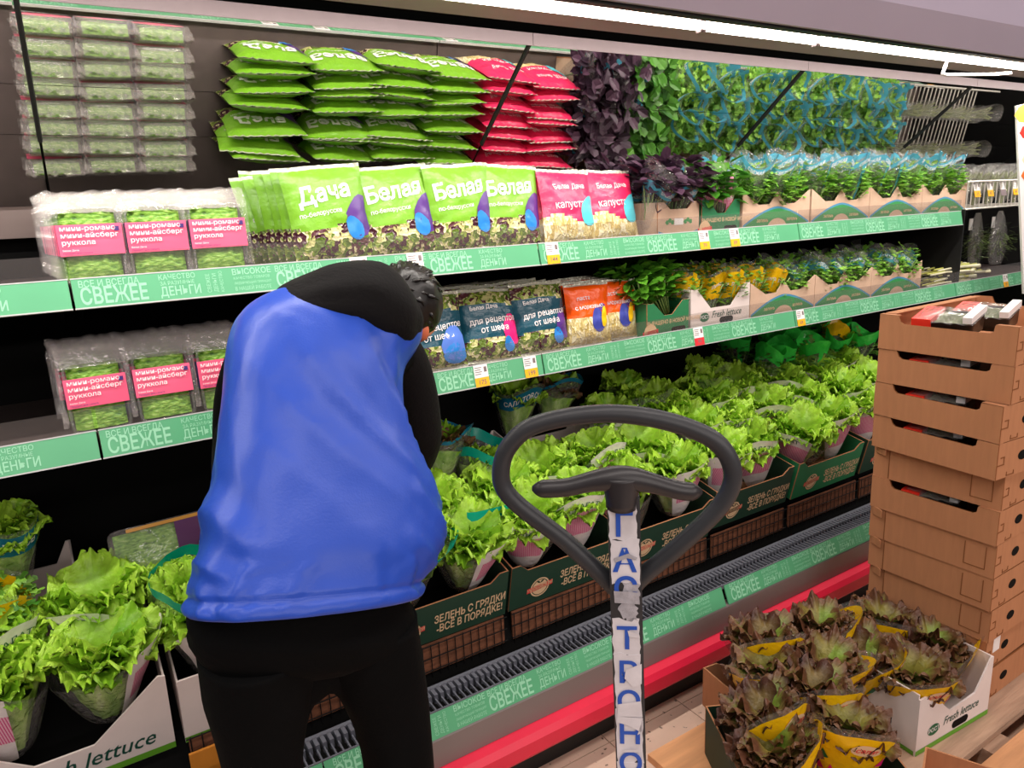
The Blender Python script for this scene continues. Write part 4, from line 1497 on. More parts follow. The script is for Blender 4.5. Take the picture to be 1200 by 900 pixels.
rk = thing('wire_rack', 'silver wire rack of bagged sprigs at far right of the upper shelf', 'rack', (4.35, 2.15, 1.50))
WIRE = mat('chrome_wire', (206, 200, 192), .3, metal=.25)
for z in (0.0, .13):
    for yy in (-.25, .25):
        MB().tube([(-.52, yy, z), (.6, yy, z)], .005, 6).build('rail', WIRE, rk)
b = MB()
for k in range(28):
    x = -.51 + k * .041
    b.tube([(x, -.25, .13), (x, -.25, 0), (x, .25, 0), (x, .25, .13)], .004, 5)
stuff(b.build('wires', WIRE, rk))
for s in (-.52, .6):
    MB().box(s - .004, -.255, -.36, s + .004, .28, .0).build('rack_bracket', BLACK, rk)
for k in range(7):
    for r in range(2):
        d = thing('herb_sprig_bag', f'bag of dry green sprigs lying in wire rack, {ORD[k]} from left, {["front", "back"][r]}', 'herbs', (3.90 + k * .15, 2.05 + r * .2, 1.512), (radians(10), U(.2), U(.5)), 'sprig bags in the wire rack')
        b = MB()
        for q in range(14):
            an = q * .45
            b.tube([(.008 * cos(an), .008 * sin(an), .0), (.02 * cos(an * 3), .02 * sin(an * 3), .09), (.035 * cos(an * 2), .035 * sin(an * 2), .17)], .0025, 4)
        stuff(b.build('sprigs', mat('sprig_green', (134, 142, 96), .6, var=.2), d))
        b = MB()
        sleeve_mb(b, .20, .02, .05, 0, lambda th: 1 + .1 * sin(th), 16, 6, k)
        b.build('sleeve', CLEARF, d, True)
for k in range(4):
    price_tag(3.93 + k * .13, 1.555, ['39', '45', '', '49'][k], f'price tag on the wire rack, {ORD[k]} from left of four', 1.893, [YELLOWP, YELLOWP, FRAMEL, YELLOWP][k], .055, .075)
for k, x in enumerate((4.22, 4.46)):
    d = thing('dill_bag', ['narrow clear bag of dill hanging under the wire rack', 'wide clear bag of dill hanging beside the vegetable poster'][k], 'herbs', (x, 2.02, 1.47), (pi, 0, 0), 'dill bags under the wire rack')
    b = MB()
    cluster_mb(b, 160, .03 + .03 * k, .16, .10, .004, .05, (lin(44, 60, 20), lin(90, 110, 44)), RND, .9)
    stuff(b.build('dill', HERB, d, False, True))
    b = MB()
    b.grid(lambda u, v: ((.02 + (.035 + .035 * k) * sin(v * 2.6)) * sin(u * 2 * pi), .03 * cos(u * 2 * pi) * sin(.3 + v * 2.2), .29 * v), 18, 8, 0, True)
    b.build('sleeve', [CLEARF, SLEEVEW], d, True)
    MB().box(-.018, -.034, .03, .018, -.032, .09).build('sticker', WHITEP, d)

# ------------------------------------------------------------------ vegetable poster at the right edge
po = thing('vegetable_poster', 'tall printed poster of vegetables with red and green panels at right edge', 'poster', (3.885, 1.62, 1.10), (0, radians(-10), radians(-24)))
MB().box(0, 0, 0, .52, .012, .86).build('board', WHITEP, po)
for x in (.06, .46):
    MB().tube([(x, .006, .86), (x + .02, .006, 1.0)], .0015, 5).build('string', WIRE, po)
for z0, z1, m_ in ((.0, .14, REDP), (.14, .28, WAVEG), (.28, .44, REDP)):
    MB().box(.062, -.0012, z0, .52, -.0002, z1).build('colour_panel', m_, po)
vg = [(.04, .82, .05, (240, 170, 60)), (.10, .80, .045, (226, 60, 40)), (.05, .74, .04, (200, 40, 30)), (.12, .72, .05, (250, 180, 50)), (.18, .78, .06, (230, 130, 40)),
      (.05, .62, .035, (240, 220, 190)), (.06, .55, .05, (226, 110, 40)), (.12, .56, .05, (214, 80, 40)), (.18, .60, .06, (100, 160, 60)), (.08, .48, .045, (244, 180, 60)), (.16, .50, .05, (200, 50, 40)), (.24, .70, .07, (90, 150, 50)), (.30, .56, .08, (230, 120, 50)), (.38, .74, .08, (200, 50, 40))]
for k, (x, z, r, c) in enumerate(vg):
    b = MB()
    pts = [(x + r * cos(a * pi / 7) * (1 + .1 * sin(3 * a)), z + r * .8 * sin(a * pi / 7)) for a in range(14)]
    b.add([(p[0], -.0006 - .0002 * k, p[1]) for p in pts], [tuple(range(14))])
    b.build('vegetable_print', mat('poster_print_%d' % k, c, .4, var=.25, scale=30), po)
b = MB()
for s, z in (('О', .36), ('С', .245), ('Т', .175), ('А', .10), ('С', .035)):
    b.text(s, .06, lambda a, c: (.105 + a, -.002, z + c), 0, 0, .01)
stuff(b.build('lettering', WHITEP, po))

# ================================================================== the person bending into the case
def skin_mesh(name, nodes, edges, mats, parent, levels=2, pick=None, root=0):
    me = D.meshes.new(name)
    me.from_pydata([n[:3] for n in nodes], edges, [])
    ob = D.objects.new(name, me)
    COL.objects.link(ob)
    sk = ob.modifiers.new('skin', 'SKIN')
    sk.use_smooth_shade = True
    if not me.skin_vertices:
        raise RuntimeError('no skin layer')
    for i, n in enumerate(nodes):
        r = n[3] if isinstance(n[3], tuple) else (n[3], n[3])
        me.skin_vertices[0].data[i].radius = r
        me.skin_vertices[0].data[i].use_root = (i == root)
    sd = ob.modifiers.new('sub', 'SUBSURF')
    sd.levels = sd.render_levels = levels
    dg = bpy.context.evaluated_depsgraph_get()
    out = D.meshes.new_from_object(ob.evaluated_get(dg))
    D.objects.remove(ob)
    out.name = name
    for mt in mats:
        out.materials.append(mt)
    if pick:
        out.polygons.foreach_set('material_index', [pick(p.center) for p in out.polygons])
    out.polygons.foreach_set('use_smooth', [True] * len(out.polygons))
    return put(name, out, parent)


CLOTH = mat('black_cloth', (7, 7, 8), 0.9, var=0.25, scale=8, spec=0.1, bump=0.12, bscale=160)
FLEECE = mat('black_fleece', (15, 13, 14), 0.9, var=0.2, scale=10, spec=0.2, bump=0.2, bscale=120)
VEST = mat('blue_nylon', (38, 76, 184), 0.36, var=0.04, scale=5, bump=0.06, bscale=240, spec=0.4)
SKIN = mat('skin', (206, 138, 108), 0.5, var=0.08, scale=20, bump=0.05, bscale=200)
HAIR = mat('black_hair', (20, 17, 17), 0.38, var=0.3, scale=40, stretch=(3, 3, .6), spec=0.5)
SHOE = mat('shoe_leather', (28, 28, 30), 0.5)
person = thing('person', 'person in blue padded vest and black hoodie stooping into the case', 'person', (.28, 1.17, 0))
PL = Vector((.28, 1.17, 0))


def hand(nodes, edges, wrist_i, base, fwd, side, k=1.0):
    """palm and five separate bent fingers growing from the wrist node"""
    fwd, side = Vector(fwd).normalized(), Vector(side).normalized()
    dn = fwd.cross(side).normalized()
    if dn.z > 0:
        dn = -dn
    b = Vector(base)

    def nd(p, r):
        nodes.append((*(p), r * k))
        return len(nodes) - 1
    palm = nd(b + fwd * .045, (.030))
    edges.append((wrist_i, palm))
    for f, (off, ln) in enumerate(((-.030, .066), (-.010, .078), (.011, .074), (.031, .058))):
        a = nd(b + fwd * .085 + side * off, .010)
        c = nd(b + fwd * (.085 + ln * .45) + side * off * 1.15 + dn * .010, .009)
        e = nd(b + fwd * (.085 + ln * .85) + side * off * 1.2 + dn * .034, .0075)
        edges.extend([(palm, a), (a, c), (c, e)])
    a = nd(b + fwd * .035 + side * -.042 + dn * .010, .012)
    c = nd(b + fwd * .065 + side * -.058 + dn * .024, .010)
    e = nd(b + fwd * .090 + side * -.056 + dn * .040, .008)
    edges.extend([(palm, a), (a, c), (c, e)])


nodes = [(.275, 1.16, .93, .12), (.33, 1.25, 1.10, .115), (.40, 1.36, 1.27, .125), (.50, 1.455, 1.39, .07), (.575, 1.51, 1.415, .052), (.65, 1.565, 1.405, .052), (.715, 1.62, 1.385, .062), (.765, 1.67, 1.335, .045),
         (.19, 1.16, .86, .08), (.168, 1.13, .62, .056), (.165, 1.15, .48, .052), (.16, 1.13, .28, .048), (.155, 1.13, .10, .036), (.15, 1.19, .045, .038), (.145, 1.29, .035, .032),
         (.375, 1.16, .85, .08), (.408, 1.14, .62, .056), (.42, 1.16, .48, .052), (.435, 1.13, .28, .048), (.44, 1.12, .10, .036), (.45, 1.18, .045, .038), (.475, 1.28, .035, .032),
         (.30, 1.44, 1.36, .055), (.268, 1.49, 1.24, .046), (.254, 1.55, 1.10, .040), (.268, 1.66, 1.00, .034), (.29, 1.76, .92, .026),
         (.61, 1.455, 1.32, .055), (.665, 1.50, 1.20, .048), (.70, 1.56, 1.06, .042), (.72, 1.67, .96, .034), (.735, 1.77, .87, .026)]
edges = [(0, 1), (1, 2), (2, 3), (3, 4), (4, 5), (5, 6), (6, 7), (0, 8), (8, 9), (9, 10), (10, 11), (11, 12), (12, 13), (13, 14), (0, 15), (15, 16), (16, 17), (17, 18), (18, 19), (19, 20), (20, 21),
         (2, 22), (22, 23), (23, 24), (24, 25), (25, 26), (2, 27), (27, 28), (28, 29), (29, 30), (30, 31)]
nodes = [list(n) for n in nodes]
hand(nodes, edges, 26, nodes[26][:3], (.05, .10, -.07), (1, 0, 0))
hand(nodes, edges, 31, nodes[31][:3], (.02, .10, -.07), (-1, 0, .1))
nodes = [(n[0] - PL.x, n[1] - PL.y, n[2] - PL.z, n[3]) for n in nodes]
hd = Vector((.70, 1.60, 1.39)) - PL


def body_zone(c):
    w_ = Vector(c) + PL
    if w_.z < .09:
        return 2
    if (w_ - Vector((.76, 1.67, 1.34))).length < .07 or (w_.y > 1.745 and w_.z < 1.0):
        return 0
    return 1


skin_mesh('body', nodes, edges, [SKIN, CLOTH, SHOE], person, 2, body_zone)


def loft(b, rings, nu, sub, wr=None, mi=0, pw=2.4, cap=(True, True)):
    """rings: (centre, half-width vector, half-depth vector); Catmull-Rom between them"""
    rg = [(Vector(a), Vector(h), Vector(d)) for a, h, d in rings]

    def cr(k, i, f):
        p = [rg[max(0, min(len(rg) - 1, i + q))][k] for q in (-1, 0, 1, 2)]
        return 0.5 * ((2 * p[1]) + (p[2] - p[0]) * f + (2 * p[0] - 5 * p[1] + 4 * p[2] - p[3]) * f * f + (3 * p[1] - p[0] - 3 * p[2] + p[3]) * f ** 3)
    n = (len(rg) - 1) * sub

    def P(u, v):
        x = v * (len(rg) - 1)
        i = min(int(x), len(rg) - 2)
        f = x - i
        c, h, d = cr(0, i, f), cr(1, i, f), cr(2, i, f)
        a = u * 2 * pi
        ca, sa = cos(a), sin(a)
        e = 2 / pw
        ca_, sa_ = math.copysign(abs(ca) ** e, ca), math.copysign(abs(sa) ** e, sa)
        k = 1 + (wr(ca_, sa_, v) if wr else 0)
        return c + (h * ca_ + d * sa_) * k
    o = len(b.v)
    b.grid(P, nu, n, mi, True)
    if cap[0]:
        b.f.append(list(reversed(range(o, o + nu))))
        b.m.append(mi)
    if cap[1]:
        b.f.append(list(range(o + n * nu, o + (n + 1) * nu)))
        b.m.append(mi)


VR = [(0.276, 1.120, 0.977, 0.193, -0.043, .128, -.30), (0.287, 1.130, 0.998, 0.195, -0.045, .128, -.34), (0.311, 1.150, 1.020, 0.206, -0.050, .130, -.38), (0.332, 1.170, 1.046, 0.214, -0.052, .132, -.42),
      (0.353, 1.210, 1.088, 0.214, -0.052, .134, -.5), (0.364, 1.250, 1.138, 0.200, -0.047, .134, -.55), (0.371, 1.290, 1.192, 0.183, -0.039, .132, -.6), (0.383, 1.330, 1.247, 0.173, -0.032, .130, -.62),
      (0.406, 1.370, 1.304, 0.174, -0.028, .126, -.66), (0.447, 1.410, 1.352, 0.195, -0.027, .118, -.7), (0.466, 1.440, 1.389, 0.190, -0.023, .106, -.74), (0.476, 1.462, 1.420, 0.155, -0.017, .085, -.8),
      (0.50, 1.475, 1.440, 0.105, -0.010, .062, -.85), (0.53, 1.487, 1.452, 0.05, -0.004, .03, -.9)]
vrings = []
for cx, cy, cz, hw, hz, hd_, sl in VR:
    d = Vector((0, 1, sl)).normalized() * hd_
    vrings.append((Vector((cx, cy, cz)) - PL, Vector((sqrt(hw * hw - hz * hz), 0, hz)), d))
FOLDS = [(345, 440, 500, 575, .035, .055), (320, 480, 505, 625, .05, .045), (300, 520, 450, 640, .06, .035), (395, 395, 470, 480, .03, .05), (430, 375, 470, 440, .028, .05), (280, 440, 380, 540, .06, .025),
         (455, 560, 500, 605, .022, .06), (440, 600, 490, 650, .03, .05), (400, 620, 425, 690, .025, .04), (445, 640, 470, 700, .022, .05), (340, 640, 330, 690, .03, .035), (245, 560, 285, 600, .03, .05), (240, 610, 270, 640, .03, .04),
         (290, 640, 280, 690, .028, .04), (370, 640, 372, 690, .02, .03), (255, 660, 262, 700, .02, .04), (470, 470, 485, 540, .03, .06), (300, 385, 420, 450, .06, .025)]
FL = [((a - 250) / 122.5 - 1, (712 - b) / 354 * .78, (c - 250) / 122.5 - 1, (712 - d) / 354 * .78, w_, am) for a, b, c, d, w_, am in FOLDS]


def vest_wr(ca, sa, v):
    k = 0
    if sa < .25:
        for x0, y0, x1, y1, w_, am in FL:
            dx, dy = x1 - x0, (y1 - y0) * 2.2
            px_, py_ = ca - x0, (v - y0) * 2.2
            L2 = dx * dx + dy * dy
            t_ = (px_ * dx + py_ * dy) / L2
            tt = max(0, min(1, t_))
            dd = (px_ - dx * tt) ** 2 + (py_ - dy * tt) ** 2
            sd_ = (px_ * dy - py_ * dx) / sqrt(L2)
            ww = w_ * 1.5
            k += am * .72 * math.exp(-dd / (2 * ww * ww)) * (1 if sd_ > 0 else .55) - am * .45 * math.exp(-((sd_ + 2.0 * ww) ** 2 / (2 * ww * ww) + max(0, abs(t_ - .5) - .5) ** 2 * 30))
    k += .018 * noise.noise((ca * 3, sa * 3, v * 8)) + .006 * noise.noise((ca * 9, sa * 9, v * 22))
    if v < .06:
        k += .030 * sin(pi * v / .06) ** .7 + .006 * sin(ca * 60) * (v > .03)
    elif v < .085:
        k -= .022 * sin(pi * (v - .06) / .025)
    return k


b = MB()
loft(b, vrings, 120, 8, vest_wr, cap=(False, True))
b.build('vest', VEST, person, True)
b = MB()
inner = [(c + (Vector((0, 0, .004)) if i == 0 else Vector((0, 0, 0))), h * .95, d * .95) for i, (c, h, d) in enumerate(vrings[:5])]
loft(b, inner, 40, 2, None, cap=(False, True))
b.build('vest_lining', mat('navy_lining', (14, 20, 60), .8), person, True)
# orange neck tag just showing by the hood
MB().tube([Vector((.385, 1.43, 1.452)) - PL, Vector((.41, 1.428, 1.462)) - PL, Vector((.43, 1.432, 1.466)) - PL], .005, 6).build('collar_loop', mat('orange_trim', (220, 130, 30), .5), person)

# sweatshirt sleeves, trousers
skin_mesh('sleeve', [(n[0] - PL.x, n[1] - PL.y, n[2], n[3]) for n in [(.58, 1.45, 1.335, .062), (.625, 1.462, 1.30, .060), (.664, 1.50, 1.20, .056), (.694, 1.55, 1.07, .055), (.715, 1.64, .985, .05), (.73, 1.745, .895, .040)]], [(i, i + 1) for i in range(5)], [FLEECE], person, 2)
skin_mesh('sleeve', [(n[0] - PL.x, n[1] - PL.y, n[2], n[3]) for n in [(.33, 1.44, 1.35, .06), (.295, 1.46, 1.31, .058), (.276, 1.495, 1.22, .054), (.262, 1.55, 1.10, .051), (.265, 1.65, 1.01, .046), (.285, 1.74, .937, .040)]], [(i, i + 1) for i in range(5)], [FLEECE], person, 2)
b = MB()
tw = lambda ca, sa, v: .03 * noise.noise((ca * 2, sa * 2, v * 6)) + .015 * noise.noise((ca * 6, v * 14, sa * 6))


def rg(x, y, z, hx, hy, tilt=0.0):
    return (Vector((x, y, z)) - PL, Vector((hx, 0, tilt * hx)), Vector((0, hy, 0)))


loft(b, [rg(.290, 1.16, 1.04, .150, .10, -.25), rg(.284, 1.15, .97, .172, .118, -.28), rg(.277, 1.15, .93, .188, .125, -.28), rg(.277, 1.155, .89, .186, .118, -.26), rg(.28, 1.16, .858, .165, .09, -.22)], 44, 5, tw)
loft(b, [rg(.195, 1.155, .92, .098, .118), rg(.181, 1.155, .83, .086, .105), rg(.171, 1.145, .73, .067, .085), rg(.166, 1.135, .62, .060, .076), rg(.166, 1.15, .48, .064, .072), rg(.162, 1.135, .28, .064, .07), rg(.158, 1.135, .12, .062, .068), rg(.156, 1.14, .06, .064, .07)], 30, 5, tw)
loft(b, [rg(.366, 1.155, .90, .098, .118), rg(.384, 1.155, .80, .086, .108), rg(.402, 1.145, .70, .070, .088), rg(.409, 1.14, .60, .062, .078), rg(.415, 1.155, .48, .065, .073), rg(.43, 1.135, .28, .064, .07), rg(.438, 1.125, .12, .062, .068), rg(.441, 1.13, .06, .064, .07)], 30, 5, tw)
b.build('trousers', CLOTH, person, True)

# hood lying on the shoulders, hair, ear, face
b = MB()


def hood_p(u, v):
    a, e = u * 2 * pi, (v - .5) * pi
    x = cos(e) * cos(a)
    y = cos(e) * sin(a)
    z = sin(e)
    s = (x + 1) / 2
    k = 1 + .06 * noise.noise((x * 2.2, y * 2.2, z * 2.2 + 3)) + .03 * sin(5 * x + 3 * z) * max(0, -y)
    h_ = (.034 + .050 * min(1, s * 1.5))
    p = Vector((x * .158, y * (.095 + .055 * s), z * h_ * 1.22)) * k
    p.z += -.030 * (x ** 2) * (1 if x > 0 else .6)
    return Matrix.Rotation(radians(15), 3, 'Y') @ p + Vector((.500, 1.425, 1.430)) - PL


b.grid(hood_p, 48, 28, 0, True)
b.build('hood', FLEECE, person, True)
hc = Vector((.706, 1.606, 1.396)) - PL
b = MB()


def hair_p(u, v):
    a, e = u * 2 * pi, (v - .5) * pi
    d = Vector((cos(e) * cos(a), cos(e) * sin(a), sin(e)))
    k = 1 + .05 * noise.noise(d * 3) + .045 * noise.noise((d.x * 14, d.y * 14, d.z * 3))
    p = Vector((d.x * .088, d.y * .100, d.z * .094)) * k
    return Matrix.Rotation(radians(-35), 3, 'Z') @ p + hc


b.grid(hair_p, 60, 36, 0, True)
rn = random.Random(5)
for k in range(200):
    a, e = rn.uniform(0, 2 * pi), rn.uniform(-.9, 1.5)
    d = Matrix.Rotation(radians(-35), 3, 'Z') @ Vector((cos(e) * cos(a) * .083, cos(e) * sin(a) * .099, sin(e) * .091))
    tdir = (Vector((.5, .6, -.5)) - d.normalized() * Vector((.5, .6, -.5)).dot(d.normalized())).normalized() + Vector((rn.uniform(-.4, .4), rn.uniform(-.4, .4), rn.uniform(-.4, .4)))
    p = hc + d
    b.tube([p - d * .06, p + d * .004 + tdir * .010, p - d * .05 + tdir * .026], [.005, .005, .001], 4)
stuff(b.build('hair', HAIR, person, True))
b = MB()
ear = Vector((.7150, 1.5450, 1.335)) - PL
b.grid(lambda u, v: ear + Matrix.Rotation(radians(-25), 3, 'Z') @ Vector((.016 * sin(v * pi) * cos(u * 2 * pi), .010 * sin(v * pi) * sin(u * 2 * pi) - .004 * abs(sin(v * pi)) ** 3, -.026 * cos(v * pi))), 16, 12, 0, True)
b.build('ear', mat('ear_skin', (226, 120, 84), .5), person, True)
fdir = Vector((.55, .60, -.58)).normalized()
fs = Vector((.72, -.69, 0)).normalized()
fu = fs.cross(fdir).normalized()
fc = hc + fdir * .050 + fu * .0
b = MB()
b.grid(lambda u, v: fc + fdir * (.045 * sin(v * pi) + .012) + fs * (.050 * sin(v * pi) * cos(u * 2 * pi)) + fu * (-.064 * cos(v * pi)) + fdir * (.02 * sin(u * 2 * pi) * sin(v * pi)), 20, 14, 0, True)
b.tube([fc + fdir * .075 + fu * .02, fc + fdir * .092 - fu * .012, fc + fdir * .078 - fu * .018], [.006, .012, .008], 8)
b.build('face', SKIN, person, True)
for s in (-1, 1):
    b = MB()
    e0 = fc + fs * (.028 * s) + fu * .022 + fdir * .064
    b.grid(lambda u, v: e0 + fdir * .010 * sin(v * pi) * sin(u * 2 * pi) + fs * .013 * sin(v * pi) * cos(u * 2 * pi) - fu * .008 * cos(v * pi), 10, 8, 0, True)
    b.build('eye', mat('eye_white', (236, 232, 228), .2), person, True)
b = MB()
b.tube([fc + fdir * .070 - fs * .024 - fu * .040, fc + fdir * .078 - fu * .042, fc + fdir * .070 + fs * .024 - fu * .040], [.002, .006, .002], 8)
b.build('mouth', mat('lip_skin', (176, 92, 84), .4), person, True)

# ================================================================== pallet truck
RUB = mat('handle_rubber', (50, 51, 55), 0.42, var=0.12, scale=14, spec=0.45, bump=0.05, bscale=60)
LEVER = mat('lever_plastic', (44, 41, 44), 0.38, var=0.15, scale=12)
STEEL = mat('shaft_enamel', (46, 46, 50), 0.45, var=0.2, scale=20)
TAPE = mat('white_tape', (222, 216, 222), 0.5, var=0.16, scale=26, bump=0.2)
TAPEG = mat('torn_tape_backing', (176, 172, 180), 0.6, var=0.25, scale=60, bump=0.3)
JL = Vector((.6, .70, 0))
jang = atan2(-.62, .785)
truck = thing('pallet_truck', 'dark grey pallet truck handle with white lettered tape down its post', 'pallet truck', JL, (0, 0, jang))
lp = [(-0.03, 1.095), (-0.082, 1.149), (-0.14, 1.198), (-0.163, 1.228), (-0.164, 1.258), (-0.153, 1.286), (-0.125, 1.312), (-0.077, 1.326), (-0.016, 1.331), (0.04, 1.324), (0.089, 1.309), (0.124, 1.289), (0.143, 1.259), (0.144, 1.227), (0.124, 1.191), (0.074, 1.138), (0.029, 1.096)]


def smooth_pts(pts, k=5):
    out = []
    for i in range(len(pts) - 1):
        p = [Vector(pts[max(0, min(len(pts) - 1, i + q))]) for q in (-1, 0, 1, 2)]
        for j in range(k):
            f = j / k
            out.append(0.5 * ((2 * p[1]) + (p[2] - p[0]) * f + (2 * p[0] - 5 * p[1] + 4 * p[2] - p[3]) * f * f + (3 * p[1] - p[0] - 3 * p[2] + p[3]) * f ** 3))
    out.append(Vector(pts[-1]))
    return out


MB().tube(smooth_pts([(-.012, .012, 1.075)] + [(x, .012, z) for x, z in lp] + [(.012, .012, 1.075)]), .0125, 14).build('handle_loop', RUB, truck, True)
bar = smooth_pts([(-.121, -.006, 1.2325), (-.117, -.0065, 1.2326), (-.105, -.008, 1.233), (-.075, -.010, 1.2355), (-.045, -.010, 1.243), (-.022, -.010, 1.247), (-.002, -.010, 1.248), (.018, -.010, 1.246), (.042, -.010, 1.240), (.072, -.010, 1.231), (.09, -.008, 1.228), (.099, -.0065, 1.2272), (.103, -.006, 1.227)], 4)
rad = [.005] + [.0125 + .005 * math.exp(-((p.x + .003) / .035) ** 2) for p in bar[1:-1]] + [.005]
rad = [r * min(1, sqrt(.06 + min((p - bar[0]).length, (p - bar[-1]).length) / .014)) for r, p in zip(rad, bar)]
rad[0] = rad[-1] = .004
lv = MB().tube(bar, rad, 12).build('lever', LEVER, truck, True)
b = MB()
b.grid(lambda u, v: (-.002 + (.021 + .009 * v ** 1.5) * cos(u * 2 * pi), -.004 + (.026) * sin(u * 2 * pi), 1.214 + .037 * v - .008 * (abs(v - .5) * 2) ** 4 * (1 if v < .5 else 0)), 28, 10, 0, True)
b.f.append(list(range(28 * 10, 28 * 11)))
b.m.append(0)
b.f.append(list(reversed(range(28))))
b.m.append(0)
b.build('lever_hub', LEVER, truck, True)
uS = lambda z: .0005 + (1.195 - z) * .018
b = MB()
for s, wx in ((0, .0215),):
    vs = []
    for z in (1.222, .9, .42):
        vs += [(uS(z) - wx, -.016, z), (uS(z) + wx, -.016, z), (uS(z) + wx, .020, z), (uS(z) - wx, .020, z)]
    fs = [(4 * i + k, 4 * i + (k + 1) % 4, 4 * i + 4 + (k + 1) % 4, 4 * i + 4 + k) for i in range(2) for k in range(4)] + [(8, 9, 10, 11), (3, 2, 1, 0)]
    b.add(vs, [tuple(reversed(f)) for f in fs])
post = b.build('post', STEEL, truck)
YT = -.0164


def tape(pts, mi_mat, y, name='tape'):
    MB().prism(pts, (0, y, .021), (1, 0, 0), (0, 0, 1), .0004).build(name, mi_mat, post)


rn = random.Random(3)


def ragged(z1, z0, l, r, n=9, j=.0025, top=True, bot=True):
    """tape patch with ragged edges; l, r as offsets from the post's centre line"""
    pts = []
    for i in range(n + 1):
        z = z0 + (z1 - z0) * i / n
        pts.append((uS(z) + r + rn.uniform(-j, j) * .5, z))
    for i in range(5):
        if top and 0 < i < 4:
            f = i / 4
            pts.append((uS(z1) + r + (l - r) * f, z1 + rn.uniform(-j, j) * 1.5))
    for i in range(n + 1):
        z = z1 + (z0 - z1) * i / n
        pts.append((uS(z) + l + rn.uniform(-j, j) * .5, z))
    if bot:
        for i in range(1, 4):
            pts.append((uS(z0) + l + (r - l) * i / 4, z0 + rn.uniform(-j, j) * 2))
    return pts


tape(ragged(1.194, 1.142, -.0205, .0165), TAPE, YT - .0004)
tape(ragged(1.143, 1.076, -.0195, .0185), TAPE, YT - .0008)
tape(ragged(1.078, 1.058, -.004, .017, 5, .004), TAPEG, YT - .0006)
tape(ragged(1.060, 1.034, -.010, .010, 6, .006), TAPEG, YT - .0009)
tape(ragged(1.040, 1.020, -.002, .014, 5, .004), TAPEG, YT - .0004)
tape(ragged(1.024, .967, -.0205, .0165), TAPE, YT - .0004)
tape(ragged(.969, .878, -.0195, .0165), TAPE, YT - .0008)
tape(ragged(.880, .79, -.020, .0175), TAPE, YT - .0004)
tape(ragged(.792, .60, -.020, .0175), TAPE, YT - .0008)
LT = [('Г', 1.166, 1), ('А', 1.114, 1), ('С', 1.072, .5), ('Т', .996, 1), ('Р', .942, 1), ('О', .895, 1), ('Н', .842, 1), ('О', .792, 1), ('М', .742, 1)]
b = MB()
for ch, z, k in LT:
    b.text(ch, .047, lambda a, c: (uS(z) + a * 1.0 - .001, YT - .0018, z + .017 + c), 0, 0, .02, 'CENTER', 1, 1.0)
stuff(b.build('tape_lettering', BLUEINK, post))
# torn strips of tape lying over parts of the letters
for pts in ([(-.016, 1.118), (.004, 1.126), (.016, 1.120), (.014, 1.116), (.002, 1.119), (-.014, 1.112)],
            [(.0, 1.01), (.016, 1.004), (.017, .998), (.002, 1.0)],
            [(-.004, .948), (.018, .958), (.018, .926), (.006, .920), (-.006, .934)],
            [(-.016, .892), (.016, .898), (.018, .872), (-.018, .872)],
            [(-.020, .862), (-.004, .858), (.016, .846), (.010, .842), (.017, .860), (.018, .870), (-.018, .872)],
            [(-.012, .816), (.016, .818), (.014, .813), (-.010, .812)],
            [(-.017, 1.070), (.017, 1.068), (.018, 1.050), (-.016, 1.052)]):
    z_ = pts[0][1]
    MB().add([(p[0] + uS(z_), YT - .0024, p[1] + .018) for p in pts], [tuple(reversed(range(len(pts))))]).build('torn_tape', TAPE if z_ < 1.06 else TAPEG, post)
# lower part of the truck, below the picture: pump, wheels, forks
MB().box(-.06, -.02, .16, .08, .08, .44).build('pump_housing', mat('truck_red', (170, 40, 36), .45), truck)
for s in (-1, 1):
    b = MB()
    b.tube([(s * .055 + .01 - .02, .03, .09), (s * .055 + .01 + .02, .03, .09)], .09, 24)
    b.build('wheel', RUB, truck)
MB().box(-.07, .0, .09, .09, .06, .16).build('wheel_fork', STEEL, truck)

# ================================================================== pallet
WOOD = mat('pallet_wood', (188, 154, 130), 0.75, var=0.3, scale=9, stretch=(.35, 3, 3), bump=0.25, bscale=30, spec=0.2)
WOODO = mat('pallet_wood_orange', (214, 156, 112), 0.75, var=0.25, scale=9, stretch=(.35, 3, 3), bump=0.25, bscale=30, spec=0.2)
pal = thing('pallet', 'wooden pallet on the tiled floor under the crates and kraft trays', 'pallet', (2.0, .75, 0))
X0, X1 = -.80, .78
for k in range(6):
    y1 = .545 - k * .18
    b = MB()
    b.box(X0 + U(.01), y1 - .142, .078, X1, y1, .10 - .0005 * (k % 2))
    b.build('plank', WOODO if k in (0, 3) else WOOD, pal)
for x in (X0 + .03, -.02, X1 - .13):
    MB().box(x, .545 - 1.04, .062, x + .1, .545, .078).build('stringer_board', WOOD, pal)
    for y in (-.49, .0, .42):
        MB().box(x, y, .016, x + .1, y + .12, .062).build('block', WOOD, pal)
for y in (-.49, .0, .42):
    MB().box(X0 + .03, y, 0, X1 - .03, y + .12, .016).build('bottom_board', WOOD, pal)


